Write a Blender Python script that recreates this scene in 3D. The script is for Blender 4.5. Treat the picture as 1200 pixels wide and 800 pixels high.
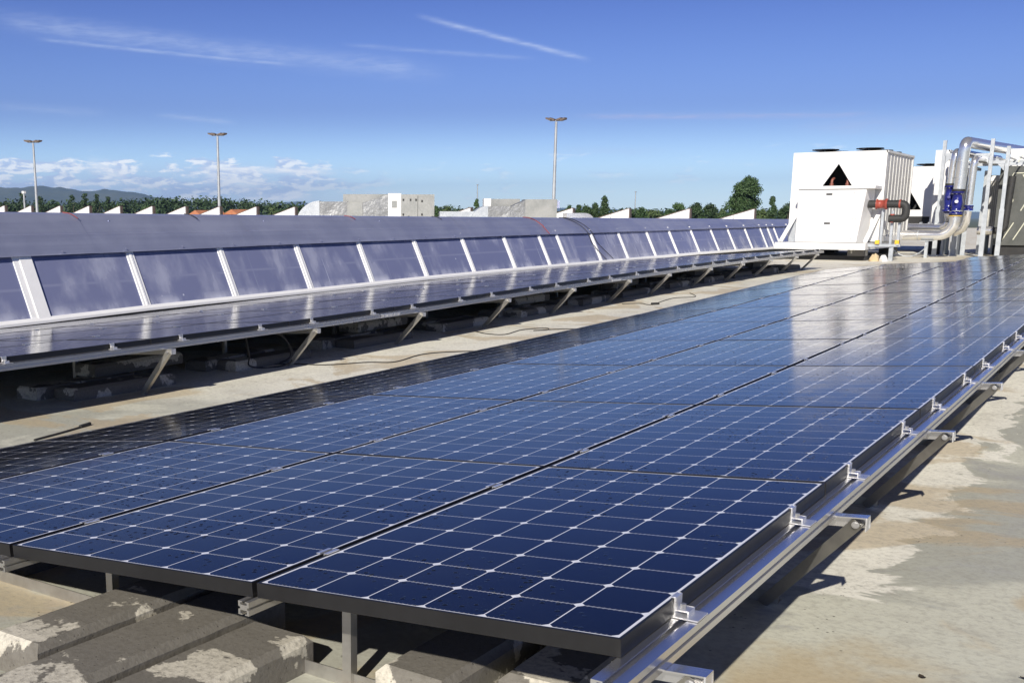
import bpy, bmesh, math, random
from mathutils import Vector, Matrix
rnd = random.Random(7)
R = math.radians
sc = bpy.context.scene
for o in list(bpy.data.objects): bpy.data.objects.remove(o)
col = sc.collection

# ------------------------------------------------------------------ camera
cd = bpy.data.cameras.new('camera'); cam = bpy.data.objects.new('camera', cd); col.objects.link(cam)
cd.sensor_width = 36.0; cd.lens = 1292.05/1200*36
cd.shift_x = 0.1375; cd.shift_y = 0.1
cd.clip_start = 0.05; cd.clip_end = 40000
cam.location = (0.8215, -2.031, 0.8464)
yaw, pitch = R(-35.568), R(11.63)
fw = Vector((math.sin(yaw)*math.cos(pitch), math.cos(yaw)*math.cos(pitch), -math.sin(pitch)))
cam.rotation_euler = fw.to_track_quat('-Z', 'Y').to_euler()
sc.camera = cam

# ------------------------------------------------------------------ sun, sky, exposure
SUN_AZ, SUN_EL = 164.6, 29.0
sd = bpy.data.lights.new('sun', 'SUN'); so = bpy.data.objects.new('sun', sd); col.objects.link(so)
sd.energy = 4.9; sd.angle = R(0.53); sd.color = (1.0, 0.93, 0.82)
sv = Vector((math.sin(R(SUN_AZ))*math.cos(R(SUN_EL)), math.cos(R(SUN_AZ))*math.cos(R(SUN_EL)), math.sin(R(SUN_EL))))
so.rotation_euler = sv.to_track_quat('Z', 'Y').to_euler()
sc.view_settings.view_transform = 'Standard'; sc.view_settings.look = 'None'
sc.view_settings.gamma = 1.0; sc.view_settings.exposure = 0.32
try: sc.view_settings.use_curve_mapping = False
except Exception: pass

sc.cycles.max_bounces = 6; sc.cycles.diffuse_bounces = 3; sc.cycles.glossy_bounces = 4; sc.cycles.transmission_bounces = 2; sc.cycles.volume_bounces = 0
w = bpy.data.worlds.new('World'); sc.world = w; w.use_nodes = True
w.cycles.sampling_method = 'NONE'
nt = w.node_tree; nt.nodes.clear()
class G:
    """tiny node-graph helper"""
    def __init__(s, nt): s.nt = nt
    def n(s, t, **k):
        nd = s.nt.nodes.new(t)
        for a, b in k.items(): setattr(nd, a, b)
        return nd
    def link(s, a, b): s.nt.links.new(a, b)
    def put(s, sock, v):
        if hasattr(v, 'is_linked') or isinstance(v, bpy.types.NodeSocket): s.nt.links.new(v, sock)
        else: sock.default_value = v
    def m(s, op, a, b=None, c=None, clamp=False):
        nd = s.n('ShaderNodeMath', operation=op, use_clamp=clamp)
        s.put(nd.inputs[0], a)
        if b is not None: s.put(nd.inputs[1], b)
        if c is not None: s.put(nd.inputs[2], c)
        return nd.outputs[0]
    def vm(s, op, a, b=None):
        nd = s.n('ShaderNodeVectorMath', operation=op); s.put(nd.inputs[0], a)
        if b is not None: s.put(nd.inputs[1], b)
        return nd.outputs['Value'] if op in ('DOT_PRODUCT', 'LENGTH') else nd.outputs[0]
    def mix(s, f, a, b, mode='MIX'):
        nd = s.n('ShaderNodeMix', data_type='RGBA', blend_type=mode)
        s.put(nd.inputs[0], f); s.put(nd.inputs[6], a if not isinstance(a, tuple) else (*a, 1)[:4]); s.put(nd.inputs[7], b if not isinstance(b, tuple) else (*b, 1)[:4])
        return nd.outputs[2]
    def sep(s, v):
        nd = s.n('ShaderNodeSeparateXYZ'); s.put(nd.inputs[0], v); return nd.outputs
    def comb(s, x, y, z):
        nd = s.n('ShaderNodeCombineXYZ'); s.put(nd.inputs[0], x); s.put(nd.inputs[1], y); s.put(nd.inputs[2], z); return nd.outputs[0]
    def noise(s, v, scale, detail=4, rough=0.55, dist=0.0, out=0):
        nd = s.n('ShaderNodeTexNoise'); 
        if v is not None: s.put(nd.inputs['Vector'], v)
        nd.inputs['Scale'].default_value = scale; nd.inputs['Detail'].default_value = detail
        nd.inputs['Roughness'].default_value = rough; nd.inputs['Distortion'].default_value = dist
        return nd.outputs[out]
    def voro(s, v, scale, feature='F1', out='Distance'):
        nd = s.n('ShaderNodeTexVoronoi', feature=feature); s.put(nd.inputs['Vector'], v); nd.inputs['Scale'].default_value = scale
        return nd.outputs[out]
    def ss(s, v, a, b, lo=0.0, hi=1.0):
        nd = s.n('ShaderNodeMapRange', interpolation_type='SMOOTHSTEP'); s.put(nd.inputs[0], v)
        nd.inputs[1].default_value = a; nd.inputs[2].default_value = b; nd.inputs[3].default_value = lo; nd.inputs[4].default_value = hi
        return nd.outputs[0]
    def bump(s, h, strength=0.3, dist=0.01, normal=None):
        nd = s.n('ShaderNodeBump'); s.put(nd.inputs['Height'], h)
        nd.inputs['Strength'].default_value = strength; nd.inputs['Distance'].default_value = dist
        if normal is not None: s.put(nd.inputs['Normal'], normal)
        return nd.outputs[0]
g = G(nt)
sky = g.n('ShaderNodeTexSky', sky_type='NISHITA')
sky.sun_disc = False; sky.sun_elevation = R(SUN_EL); sky.sun_rotation = R(SUN_AZ)
sky.altitude = 300; sky.air_density = 1.0; sky.dust_density = 0.25; sky.ozone_density = 2.5
tc = g.n('ShaderNodeTexCoord').outputs['Generated']
dx, dy, dz = g.sep(tc)
az = g.m('MULTIPLY', g.m('ARCTAN2', dx, dy), 57.29578)
el = g.m('MULTIPLY', g.m('ARCSINE', dz), 57.29578)
# sky colour grows deeper away from the horizon, as in the clear air of the place
SKYC = g.mix(g.ss(el, 5.5, 14.0), g.mix(g.ss(el, 0.2, 5.5), (1.16, 1.44, 1.92), (0.35, 0.42, 0.80)), (0.18, 0.235, 0.60))
SKYC = g.mix(g.ss(el, 13.0, 40.0), SKYC, (0.115, 0.145, 0.33))
base = g.mix(1.0, sky.outputs[0], SKYC, 'MULTIPLY')
pv = g.comb(az, el, 0.0)
NZA = g.noise(g.comb(g.m('MULTIPLY', az, 0.35), g.m('MULTIPLY', el, 2.0), 0), 1.1, 4, 0.6)
NZB = g.noise(g.comb(g.m('MULTIPLY', az, 0.8), g.m('MULTIPLY', el, 5.0), 4), 1.3, 3, 0.6)
def streak(a0, e0, a1, e1, wd, amt, nscale=1.0, soft=1.5, taper=0.0):
    """long thin cirrus or contrail along the arc (a0,e0)-(a1,e1), degrees"""
    L = math.hypot(a1-a0, e1-e0); c, s_ = (a1-a0)/L, (e1-e0)/L
    X = g.m('ADD', g.m('MULTIPLY', g.m('SUBTRACT', az, a0), c), g.m('MULTIPLY', g.m('SUBTRACT', el, e0), s_))
    Y = g.m('SUBTRACT', g.m('MULTIPLY', g.m('SUBTRACT', el, e0), c), g.m('MULTIPLY', g.m('SUBTRACT', az, a0), s_))
    nz = NZA
    Y2 = g.m('ADD', Y, g.m('MULTIPLY', g.m('SUBTRACT', nz, 0.5), wd*1.2))
    q = g.m('DIVIDE', Y2, wd)
    ga = g.m('EXPONENT', g.m('MULTIPLY', g.m('MULTIPLY', q, q), -1.0))
    en = g.m('MULTIPLY', g.ss(X, 0, soft), g.ss(X, L-soft, L, 1.0, 0.0))
    n2 = NZB
    return g.m('MULTIPLY', g.m('MULTIPLY', ga, en), g.m('MULTIPLY', g.ss(n2, 0.25, 0.75, 0.35, 1.0), amt))
S = [streak(-55, 9.15, -31, 6.85, .42, .24, soft=4), streak(-52.2, 8.25, -38.5, 7.25, .09, .30, soft=2), streak(-33.6, 9.65, -24.6, 7.35, .11, .42, soft=1.5),
     streak(-37.5, 8.3, -27, 7.5, .10, .16, soft=2), streak(-46.5, 4.9, -42, 4.55, .12, .20, soft=1.2), streak(-55, 5.2, -48, 4.9, .2, .12, soft=2)]
acc = S[0]
for s_ in S[1:]: acc = g.m('MAXIMUM', acc, s_)
c1 = g.mix(acc, base, (7.2, 8.0, 9.5))
pk = streak(-26, 4.85, -11, 4.55, .13, .36, soft=2.5); pk2 = streak(-16, 4.1, -3, 4.0, .4, .22, soft=3); pk3 = streak(-28, 3.2, -20, 3.1, .2, .14, soft=3)
c1 = g.mix(g.m('MAXIMUM', pk, g.m('MAXIMUM', pk2, pk3)), c1, (5.6, 5.2, 7.2))
# low cumulus bank over the hills, thinning to the right
cv = g.comb(g.m('MULTIPLY', az, 0.42), g.m('MULTIPLY', el, 1.35), 3.0)
n1 = g.noise(cv, 1.25, 6, 0.62, 0.25)
band = g.m('MULTIPLY', g.ss(el, 0.3, 1.3), g.ss(el, 2.2, 3.25, 1.0, 0.0))
side = g.ss(az, -41.0, -33.0, 1.0, 0.30)
cm = g.ss(g.m('ADD', n1, g.m('MULTIPLY', g.m('MULTIPLY', band, side), 0.22)), 0.60, 0.72)
cm = g.m('MULTIPLY', g.m('MULTIPLY', cm, side), g.ss(el, 3.0, 3.6, 1.0, 0.0))
n1b = g.noise(g.vm('ADD', cv, (0.1, -0.16, 0)), 1.25, 4, 0.62, 0.25)
lit = g.ss(g.m('SUBTRACT', n1, n1b), -0.05, 0.08)
cc = g.mix(lit, (6.0, 7.2, 9.8), (13.0, 13.0, 12.6))
haze_band = g.m('MULTIPLY', g.m('MULTIPLY', g.ss(el, 0.0, 0.9), g.ss(el, 1.9, 3.0, 1.0, 0.0)), g.m('MULTIPLY', g.ss(az, -40, -34, 1.0, 0.12), g.ss(g.noise(cv, 0.5, 4, .6), .3, .7, .45, .95)))
c2 = g.mix(g.m('MULTIPLY', haze_band, .6), c1, (5.4, 6.8, 9.6))
c2 = g.mix(g.m('MULTIPLY', cm, .85), c2, cc)
l1 = streak(-44.5, 2.38, -37.0, 2.18, .13, 1.0, soft=1.5); l2 = streak(-44.2, 2.15, -40.8, 1.3, .28, .85, soft=.8, nscale=2.5)
l3 = streak(-49.8, 2.55, -47.5, 1.9, .30, .7, soft=.6, nscale=3); l4 = streak(-36.5, 1.25, -33.5, 1.2, .10, .4, soft=.8, nscale=3); l5 = streak(-42.5, .9, -38.3, .95, .16, .6, soft=.8, nscale=3)
lm = l1
for s_ in (l2, l3, l4, l5): lm = g.m('MAXIMUM', lm, s_)
c2 = g.mix(lm, c2, (12.5, 12.6, 12.4))
bg = g.n('ShaderNodeBackground'); g.link(c2, bg.inputs[0]); bg.inputs[1].default_value = 0.098
wo = g.n('ShaderNodeOutputWorld'); g.link(bg.outputs[0], wo.inputs[0])

# ------------------------------------------------------------------ mesh helpers
class MB:
    def __init__(s): s.v = []; s.f = []; s.mi = []; s.sm = []; s.cur = 0
    def add(s, vs, fs, smooth=False):
        b = len(s.v); s.v += [tuple(v) for v in vs]
        for f in fs: s.f.append([b+i for i in f]); s.mi.append(s.cur); s.sm.append(smooth)
        return s
    def hexa(s, p):   # 8 points: bottom 4 ccw, top 4 ccw
        return s.add(p, [(3, 2, 1, 0), (4, 5, 6, 7), (0, 1, 5, 4), (1, 2, 6, 5), (2, 3, 7, 6), (3, 0, 4, 7)])
    def box(s, x0, x1, y0, y1, z0, z1, M=None):
        p = [Vector(q) for q in ((x0, y0, z0), (x1, y0, z0), (x1, y1, z0), (x0, y1, z0), (x0, y0, z1), (x1, y0, z1), (x1, y1, z1), (x0, y1, z1))]
        if M: p = [M @ q for q in p]
        return s.hexa(p)
    def poly(s, pts, d):   # planar polygon extruded by vector d
        n = len(pts); a = [Vector(p) for p in pts]; b = [p+Vector(d) for p in a]
        return s.add(a+b, [tuple(range(n-1, -1, -1)), tuple(range(n, 2*n))] + [(i, (i+1) % n, n+(i+1) % n, n+i) for i in range(n)])
    def sweep(s, prof, path, up=(0, 0, 1), closed_prof=True, caps=True, smooth=False):
        """profile (a,b) swept along path; a = right of travel, b = up"""
        path = [Vector(p) for p in path]; rings = []
        for i, p in enumerate(path):
            t = (path[min(i+1, len(path)-1)] - path[max(i-1, 0)]).normalized()
            rt = t.cross(Vector(up))
            if rt.length < 1e-4: rt = t.cross(Vector((1, 0, 0)))
            rt.normalize(); u2 = rt.cross(t)
            rings.append([p + rt*a + u2*b for a, b in prof])
        n = len(prof); vs = [v for r_ in rings for v in r_]; fs = []
        for k in range(len(rings)-1):
            for i in range(n if closed_prof else n-1):
                j = (i+1) % n
                fs.append((k*n+i, k*n+j, (k+1)*n+j, (k+1)*n+i))
        s.add(vs, fs, smooth)
        if caps:
            s.add(rings[0], [tuple(range(n))]); s.add(rings[-1], [tuple(range(n-1, -1, -1))])
        return s
    def tube(s, path, r, seg=12, smooth=True, caps=True):
        rr = r if isinstance(r, (list, tuple)) else [r]*len(path)
        path = [Vector(p) for p in path]; rings = []; prev = None
        for i, p in enumerate(path):
            t = (path[min(i+1, len(path)-1)] - path[max(i-1, 0)]).normalized()
            if prev is None: a = t.orthogonal().normalized()
            else: a = (prev - t*prev.dot(t)).normalized()
            prev = a; b = t.cross(a)
            rings.append([p + (a*math.cos(2*math.pi*k/seg) + b*math.sin(2*math.pi*k/seg))*rr[i] for k in range(seg)])
        vs = [v for q in rings for v in q]; fs = []
        for k in range(len(rings)-1):
            for i in range(seg): fs.append((k*seg+i, k*seg+(i+1) % seg, (k+1)*seg+(i+1) % seg, (k+1)*seg+i))
        s.add(vs, fs, smooth)
        if caps: s.add(rings[0], [tuple(range(seg-1, -1, -1))]); s.add(rings[-1], [tuple(range(seg))])
        return s
    def build(s, name, mat, parent=None, loc=None, bevel=0.0):
        me = bpy.data.meshes.new(name); me.from_pydata(s.v, [], s.f)
        mats = mat if isinstance(mat, (list, tuple)) else [mat]
        for m_ in mats: me.materials.append(m_)
        for p, mi, sm in zip(me.polygons, s.mi, s.sm): p.material_index = mi; p.use_smooth = sm
        if bevel:
            bm = bmesh.new(); bm.from_mesh(me); bmesh.ops.remove_doubles(bm, verts=bm.verts, dist=1e-6)
            bmesh.ops.bevel(bm, geom=list(bm.edges), offset=bevel, segments=1, affect='EDGES', clamp_overlap=True); bm.to_mesh(me); bm.free()
        me.update()
        o = bpy.data.objects.new(name, me); col.objects.link(o)
        if parent: o.parent = parent
        if loc is not None: o.location = loc
        return o
def tag(o, label=None, cat=None, group=None, kind=None):
    if label: o['label'] = label
    if cat: o['category'] = cat
    if group: o['group'] = group
    if kind: o['kind'] = kind
    return o
def empty(name, loc=(0, 0, 0), rot=(0, 0, 0)):
    o = bpy.data.objects.new(name, None); col.objects.link(o); o.location = loc; o.rotation_euler = rot
    o.empty_display_size = .1
    return o
def copy_tree(o, parent=None, kids=None):
    c = o.copy(); col.objects.link(c); c.parent = parent
    for ch in (KIDS.get(o.name) or []):
        copy_tree(ch, c)
    return c
KIDS = {}
def reg(o):
    KIDS[o.name] = [c for c in bpy.data.objects if c.parent == o]
    for c in KIDS[o.name]: reg(c)
ORD = ['first', 'second', 'third', 'fourth', 'fifth', 'sixth', 'seventh', 'eighth', 'ninth', 'tenth', 'eleventh', 'twelfth', 'thirteenth', 'fourteenth',
       'fifteenth', 'sixteenth', 'seventeenth', 'eighteenth', 'nineteenth', 'twentieth', 'twenty-first', 'twenty-second', 'twenty-third', 'twenty-fourth']
def lerp_tab(tab, x):
    if x <= tab[0][0]: return tab[0][1]
    for (a, b), (c, d) in zip(tab, tab[1:]):
        if x <= c: return b + (d-b)*(x-a)/(c-a)
    return tab[-1][1]
GZ = [(-30, -.55), (0, -.55), (4, -.54), (6, -.505), (8, -.465), (12, -.40), (16, -.325), (20, -.295), (26, -.29), (400, -.29)]
def gz(y): return lerp_tab(GZ, y)
def z1(y):      # height of the near array's right-hand top edge
    if y < 14: return .0001*y + .001*y*y
    return .1974 + .026*(y-14) - .0010*(y-14)**2
Z2 = [(0, -.085), (3.5, -.075), (6, -.06), (8, -.03), (10.6, .02), (14.8, .08), (18.2, .115), (21.7, .14), (24, .15)]
def z2(y): return lerp_tab(Z2, y)

# ------------------------------------------------------------------ materials
def mat(name, base=(.5, .5, .5), rough=.5, metal=0.0, fn=None, **k):
    m_ = bpy.data.materials.new(name); m_.use_nodes = True
    b = m_.node_tree.nodes['Principled BSDF']
    b.inputs['Base Color'].default_value = (*base, 1); b.inputs['Roughness'].default_value = rough; b.inputs['Metallic'].default_value = metal
    for a, v in k.items(): b.inputs[a.replace('_', ' ')].default_value = v
    if fn: fn(G(m_.node_tree), b, m_.node_tree)
    return m_
def objc(h): return h.n('ShaderNodeTexCoord').outputs['Object']
def worldc(h): return h.n('ShaderNodeNewGeometry').outputs['Position']
def worn(c0, c1, scale=6, r0=.35, r1=.6, bs=.05, world=True):
    def f(h, b, t):
        v = worldc(h) if world else objc(h)
        n = h.noise(v, scale, 6, .6); n2 = h.noise(v, scale*9, 4, .6)
        q = h.m('ADD', h.m('MULTIPLY', n, .65), h.m('MULTIPLY', n2, .35))
        h.link(h.mix(h.ss(q, .35, .68), c0, c1), b.inputs['Base Color'])
        h.link(h.ss(q, .3, .7, r0, r1), b.inputs['Roughness'])
        if bs: h.link(h.bump(n2, bs, .01), b.inputs['Normal'])
    return f
def roof_fn(h, b, t):
    v = worldc(h)
    big = h.noise(v, .55, 4, .6, .6); mid = h.noise(h.vm('ADD', v, (7, 3, 0)), 1.7, 6, .65, .8); fine = h.noise(v, 38, 5, .7)
    wet = h.ss(h.m('ADD', h.m('MULTIPLY', big, .6), h.m('MULTIPLY', mid, .4)), .46, .54)
    X_, Y_, Z_ = h.sep(v)
    tan = h.ss(h.noise(h.vm('ADD', v, (31, -4, 0)), .8, 5, .6, 1.2), .53, .60)
    c = h.mix(wet, (.60, .60, .50), (.45, .455, .39))
    c = h.mix(h.ss(h.sep(v)[1], 19, 26, 0, .55), c, (.60, .52, .36))
    edge_ = h.m('ADD', X_, h.m('MULTIPLY', h.m('SUBTRACT', mid, .5), 1.1))
    dry = h.m('MULTIPLY', h.ss(edge_, .10, .135, 1, 0), h.m('MULTIPLY', h.ss(h.m('ADD', Y_, h.m('MULTIPLY', big, 1.5)), 2.85, 2.92), h.ss(X_, -3, -2)))
    dry2 = h.m('MULTIPLY', h.ss(h.m('ADD', X_, big), -3.4, -4.1), h.ss(h.m('ADD', Y_, h.m('MULTIPLY', mid, 2.0)), 4.2, 6.2))
    c = h.mix(h.m('MULTIPLY', h.m('MAXIMUM', dry, h.m('MULTIPLY', dry2, .8)), .9), c, (.88, .86, .76))
    c = h.mix(h.m('MULTIPLY', h.ss(mid, .58, .75), h.m('SUBTRACT', 1.0, h.m('MAXIMUM', dry, dry2))), c, (.40, .40, .395))
    c = h.mix(h.m('MULTIPLY', tan, .6), c, (.52, .41, .25))
    c = h.mix(h.ss(fine, .42, .70, 0, .42), c, (.30, .285, .245), 'MIX')
    c = h.mix(h.ss(h.noise(v, 5.5, 7, .7), .50, .70, 0, .32), c, (.34, .32, .27))
    pd = h.vm('LENGTH', h.vm('MULTIPLY', h.vm('SUBTRACT', v, (.22, .75, -.55)), (1.3, .8, 0)))
    st = h.ss(h.m('ADD', pd, h.m('MULTIPLY', h.m('SUBTRACT', mid, .5), .9)), .50, .85, 1, 0)
    c = h.mix(h.m('MULTIPLY', st, .65), c, (.47, .36, .19))
    sp = h.voro(h.vm('ADD', v, (.3, .1, 0)), 13.0); sp2 = h.voro(v, 31.0)
    keep = h.ss(h.noise(v, 1.9, 4, .6), .50, .57)
    spots = h.m('MAXIMUM', h.m('MULTIPLY', h.ss(h.m('ADD', sp, h.m('MULTIPLY', fine, .08)), .085, .12, 1, 0), keep), h.m('MULTIPLY', h.ss(sp2, .10, .17, 1, 0), h.ss(h.noise(v, 1.1, 5, .7), .53, .60)))
    c = h.mix(h.m('MULTIPLY', spots, .85), c, (.05, .045, .035))
    h.link(c, b.inputs['Base Color'])
    h.link(h.mix(wet, (.85, .85, .85), (.62, .62, .62)), b.inputs['Roughness'])
    h.link(h.bump(fine, .35, .006), b.inputs['Normal'])
def kerb_fn(h, b, t):
    v = worldc(h)
    n = h.noise(v, 2.3, 7, .60, .15); f = h.noise(v, 55, 5, .65)
    dry = h.ss(n, .535, .552)
    c = h.mix(dry, (.165, .155, .135), (.56, .53, .45))
    c = h.mix(h.ss(f, .4, .7, 0, .45), c, (.10, .09, .075))
    pit = h.ss(h.voro(v, 42), .08, .16, 1, 0)
    c = h.mix(h.m('MULTIPLY', pit, .5), c, (.04, .035, .03))
    h.link(c, b.inputs['Base Color']); b.inputs['Roughness'].default_value = .8
    h.link(h.bump(h.m('SUBTRACT', f, h.m('MULTIPLY', pit, .6)), .4, .006), b.inputs['Normal'])
CW, CL = .968/6, 1.626/10
def cell_fn(h, b, t):
    v = objc(h); x, y, z = h.sep(v)
    u_ = h.m('ABSOLUTE', h.m('SUBTRACT', h.m('FRACT', h.m('ADD', h.m('DIVIDE', x, CW), 3.0)), .5))
    v_ = h.m('ABSOLUTE', h.m('SUBTRACT', h.m('FRACT', h.m('ADD', h.m('DIVIDE', y, CL), 5.0)), .5))
    gx = h.ss(u_, .488, .4915); gy = h.ss(v_, .4915, .4945)
    di = h.ss(h.m('ADD', u_, v_), .905, .912)
    inside = h.m('MULTIPLY', h.m('LESS_THAN', h.m('ABSOLUTE', x), .484), h.m('LESS_THAN', h.m('ABSOLUTE', y), .813))
    # tiny solder tabs along the cell edges
    tab = h.m('MULTIPLY', h.m('GREATER_THAN', h.m('FRACT', h.m('MULTIPLY', x, 78)), .72), h.m('MULTIPLY', h.ss(v_, .466, .470), h.ss(v_, .482, .486, 1, 0)))
    grid = h.m('MAXIMUM', h.m('MAXIMUM', gx, h.m('MULTIPLY', gy, .75)), di)
    grid = h.m('MAXIMUM', grid, h.m('MULTIPLY', tab, .35))
    grid = h.m('MAXIMUM', grid, h.m('SUBTRACT', 1.0, inside))
    # each cell a slightly different blue
    cid = h.comb(h.m('FLOOR', h.m('ADD', h.m('DIVIDE', x, CW), 3.0)), h.m('FLOOR', h.m('ADD', h.m('DIVIDE', y, CL), 5.0)), h.n('ShaderNodeObjectInfo').outputs['Random'])
    wn = h.n('ShaderNodeTexWhiteNoise', noise_dimensions='3D'); h.link(cid, wn.inputs['Vector'])
    cc = h.mix(wn.outputs['Value'], (.0028, .0042, .0115), (.0042, .0062, .0165))
    fin = h.ss(h.m('ABSOLUTE', h.m('SUBTRACT', h.m('FRACT', h.m('MULTIPLY', y, 390)), .5)), .3, .5)
    cc = h.mix(h.m('MULTIPLY', fin, .25), cc, (.02, .03, .08))
    c = h.mix(grid, cc, (.84, .86, .90))
    # dried rain drops and dust
    p = worldc(h)
    dr = h.m('MULTIPLY', h.ss(h.voro(p, 34), .16, .26, 1, 0), h.ss(h.noise(p, 2.2, 4, .6), .46, .60))
    dust = h.ss(h.noise(p, 1.3, 6, .7), .45, .8, 0, .02)
    c = h.mix(dust, c, (.35, .34, .32))
    h.link(c, b.inputs['Base Color'])
    h.link(h.m('ADD', h.m('MULTIPLY', dr, .45), h.ss(h.noise(p, 5, 5, .6), .3, .7, .085, .145)), b.inputs['Roughness'])
    h.link(h.bump(dr, .25, .002, None), b.inputs['Normal'])
    b.inputs['IOR'].default_value = 1.25
def glaz_fn(h, b, t):
    v = objc(h); x, y, z = h.sep(v)           # local: x along the slope 0..1, y along the roof
    n = h.noise(h.comb(h.m('MULTIPLY', x, .7), h.m('MULTIPLY', y, 7), h.n('ShaderNodeObjectInfo').outputs['Random']), 2.2, 6, .7, .5)
    low = h.ss(x, .0, .22, 1, 0)
    p = worldc(h); py = h.sep(p)[1]
    nn = h.noise(h.comb(h.m('MULTIPLY', x, .5), py, 0), 1.9, 4, .55, .2)
    dirt = h.m('MAXIMUM', h.m('MULTIPLY', low, h.ss(nn, .38, .68)), h.m('MULTIPLY', h.ss(nn, .46, .74), .42))
    run = h.ss(h.noise(h.comb(h.m('MULTIPLY', x, .12), py, 3.0), 5.5, 3, .6), .66, .72, 0, .5)
    bar = h.m('MULTIPLY', h.ss(h.m('ABSOLUTE', h.m('SUBTRACT', x, .40)), .006, .025, 1, 0), .12)
    f = h.m('MAXIMUM', h.m('MAXIMUM', dirt, h.m('MULTIPLY', run, h.ss(x, 0, .6, 1, .2))), bar)
    seam = h.m('MULTIPLY', h.ss(h.m('ABSOLUTE', h.m('SUBTRACT', h.m('FRACT', h.m('DIVIDE', h.m('ADD', py, .25), .553)), .5)), .008, .022, 1, 0), h.ss(h.noise(h.comb(0, h.m('MULTIPLY', py, .8), 5), 2.0, 3, .6), .48, .62, 0, .75))
    f = h.m('MAXIMUM', f, h.m('MULTIPLY', seam, h.ss(x, .0, .75, 1, .15)))
    spk = h.m('MULTIPLY', h.ss(h.voro(p, 3.1), .02, .06, 1, 0), .8)
    f = h.m('MAXIMUM', f, spk)
    c = h.mix(h.m('MULTIPLY', f, .8), (.19, .21, .35), (.74, .76, .86))
    h.link(c, b.inputs['Base Color']); h.link(h.ss(f, 0, 1, .22, .6), b.inputs['Roughness'])
    h.link(h.bump(h.noise(v, 2.5, 3, .5), .06, .02), b.inputs['Normal'])
def flash_fn(h, b, t):
    p = worldc(h); n = h.noise(p, 1.1, 6, .65, .4); s2 = h.noise(h.vm('MULTIPLY', p, (1, .15, 9)), 1.6, 4, .6)
    q = h.m('ADD', h.m('MULTIPLY', n, .6), h.m('MULTIPLY', s2, .4))
    h.link(h.mix(h.ss(q, .35, .65), (.38, .41, .56), (.49, .52, .66)), b.inputs['Base Color'])
    h.link(h.ss(q, .3, .7, .30, .46), b.inputs['Roughness'])
    h.link(h.bump(h.noise(p, 1.7, 3, .5), .10, .03), b.inputs['Normal'])
def leaf_fn(c0, c1):
    def f(h, b, t):
        p = worldc(h); n = h.noise(p, .55, 4, .6); n2 = h.noise(p, 3.0, 3, .6)
        h.link(h.mix(h.ss(h.m('ADD', h.m('MULTIPLY', n, .6), h.m('MULTIPLY', n2, .4)), .35, .65), c0, c1), b.inputs['Base Color'])
        b.inputs['Roughness'].default_value = .7
    return f
M = {}
M['roof'] = mat('weathered roof concrete', fn=roof_fn)
M['kerb'] = mat('wet and dry concrete kerb', fn=kerb_fn)
M['cells'] = mat('solar cells under glass', fn=cell_fn)
M['frame'] = mat('black anodised frame', fn=worn((.007, .007, .008), (.010, .010, .011), 4, .42, .5, .0, False))
M['back'] = mat('panel backsheet', fn=worn((.07, .07, .07), (.10, .10, .10), 5, .5, .7, .02, False))
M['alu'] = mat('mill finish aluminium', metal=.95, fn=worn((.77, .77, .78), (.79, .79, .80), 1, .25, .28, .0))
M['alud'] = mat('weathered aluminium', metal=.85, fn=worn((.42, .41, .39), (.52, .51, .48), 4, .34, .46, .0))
M['clamp'] = mat('bright clamp aluminium', metal=.8, fn=worn((.78, .78, .79), (.88, .88, .88), 20, .25, .4, .03))
M['steel'] = mat('stainless bolt', (.45, .45, .45), .4, .8)
M['white'] = mat('white powder coated steel', fn=worn((.72, .72, .71), (.79, .79, .78), 2.5, .38, .5, .02))
M['whiteg'] = mat('off white painted steel', fn=worn((.66, .66, .64), (.74, .74, .72), 3, .4, .55, .03))
M['mull'] = mat('white glazing bar', fn=worn((.90, .90, .89), (.94, .94, .93), 5, .35, .55, .04))
M['glaz'] = mat('dusty polycarbonate glazing', fn=glaz_fn)
M['flash'] = mat('coated metal flashing', metal=.55, fn=flash_fn)
M['galv'] = mat('galvanised steel', metal=.45, fn=worn((.38, .41, .44), (.50, .53, .56), 5, .42, .55, .0))
M['jack'] = mat('aluminium pipe jacket', metal=.82, fn=worn((.78, .77, .75), (.86, .85, .83), 2, .16, .24, .0))
M['foil'] = mat('crinkled foil wrap', metal=.9, fn=None)
def foil_fn(h, b, t):
    v = objc(h); b.inputs['Metallic'].default_value = .35; a = h.voro(h.vm('ADD', v, h.vm('MULTIPLY', h.noise(v, 1.4, 3, .6, 0, 1), (.6, .6, .6))), .9, 'DISTANCE_TO_EDGE')
    h.link(h.bump(h.m('ADD', h.m('MULTIPLY', a, 1.2), h.noise(v, 3, 3, .6)), .45, .15), b.inputs['Normal'])
    h.link(h.mix(h.noise(v, 2, 4, .6), (.17, .18, .19), (.34, .35, .36)), b.inputs['Base Color']); b.inputs['Roughness'].default_value = .5
foil_fn(G(M['foil'].node_tree), M['foil'].node_tree.nodes['Principled BSDF'], None)
M['duct'] = mat('grey duct sheet', metal=.25, fn=worn((.25, .26, .25), (.34, .345, .335), 1.3, .4, .55, .02))
M['black'] = mat('black rubber lagging', fn=worn((.018, .018, .018), (.035, .035, .035), 12, .55, .75, .1))
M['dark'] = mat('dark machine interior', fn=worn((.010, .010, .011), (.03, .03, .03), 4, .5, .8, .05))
M['red'] = mat('orange red coupling paint', fn=worn((.28, .05, .035), (.36, .075, .05), 12, .4, .55, .05))
M['blue'] = mat('blue valve enamel', fn=worn((.007, .010, .12), (.012, .018, .20), 8, .2, .35, .05))
M['copper'] = mat('copper red oxide pipe', metal=.3, fn=worn((.20, .07, .05), (.28, .11, .08), 9, .4, .6, .05))
M['yellow'] = mat('yellow plastic cap', fn=worn((.70, .42, .03), (.80, .52, .05), 12, .4, .5, .02))
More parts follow.
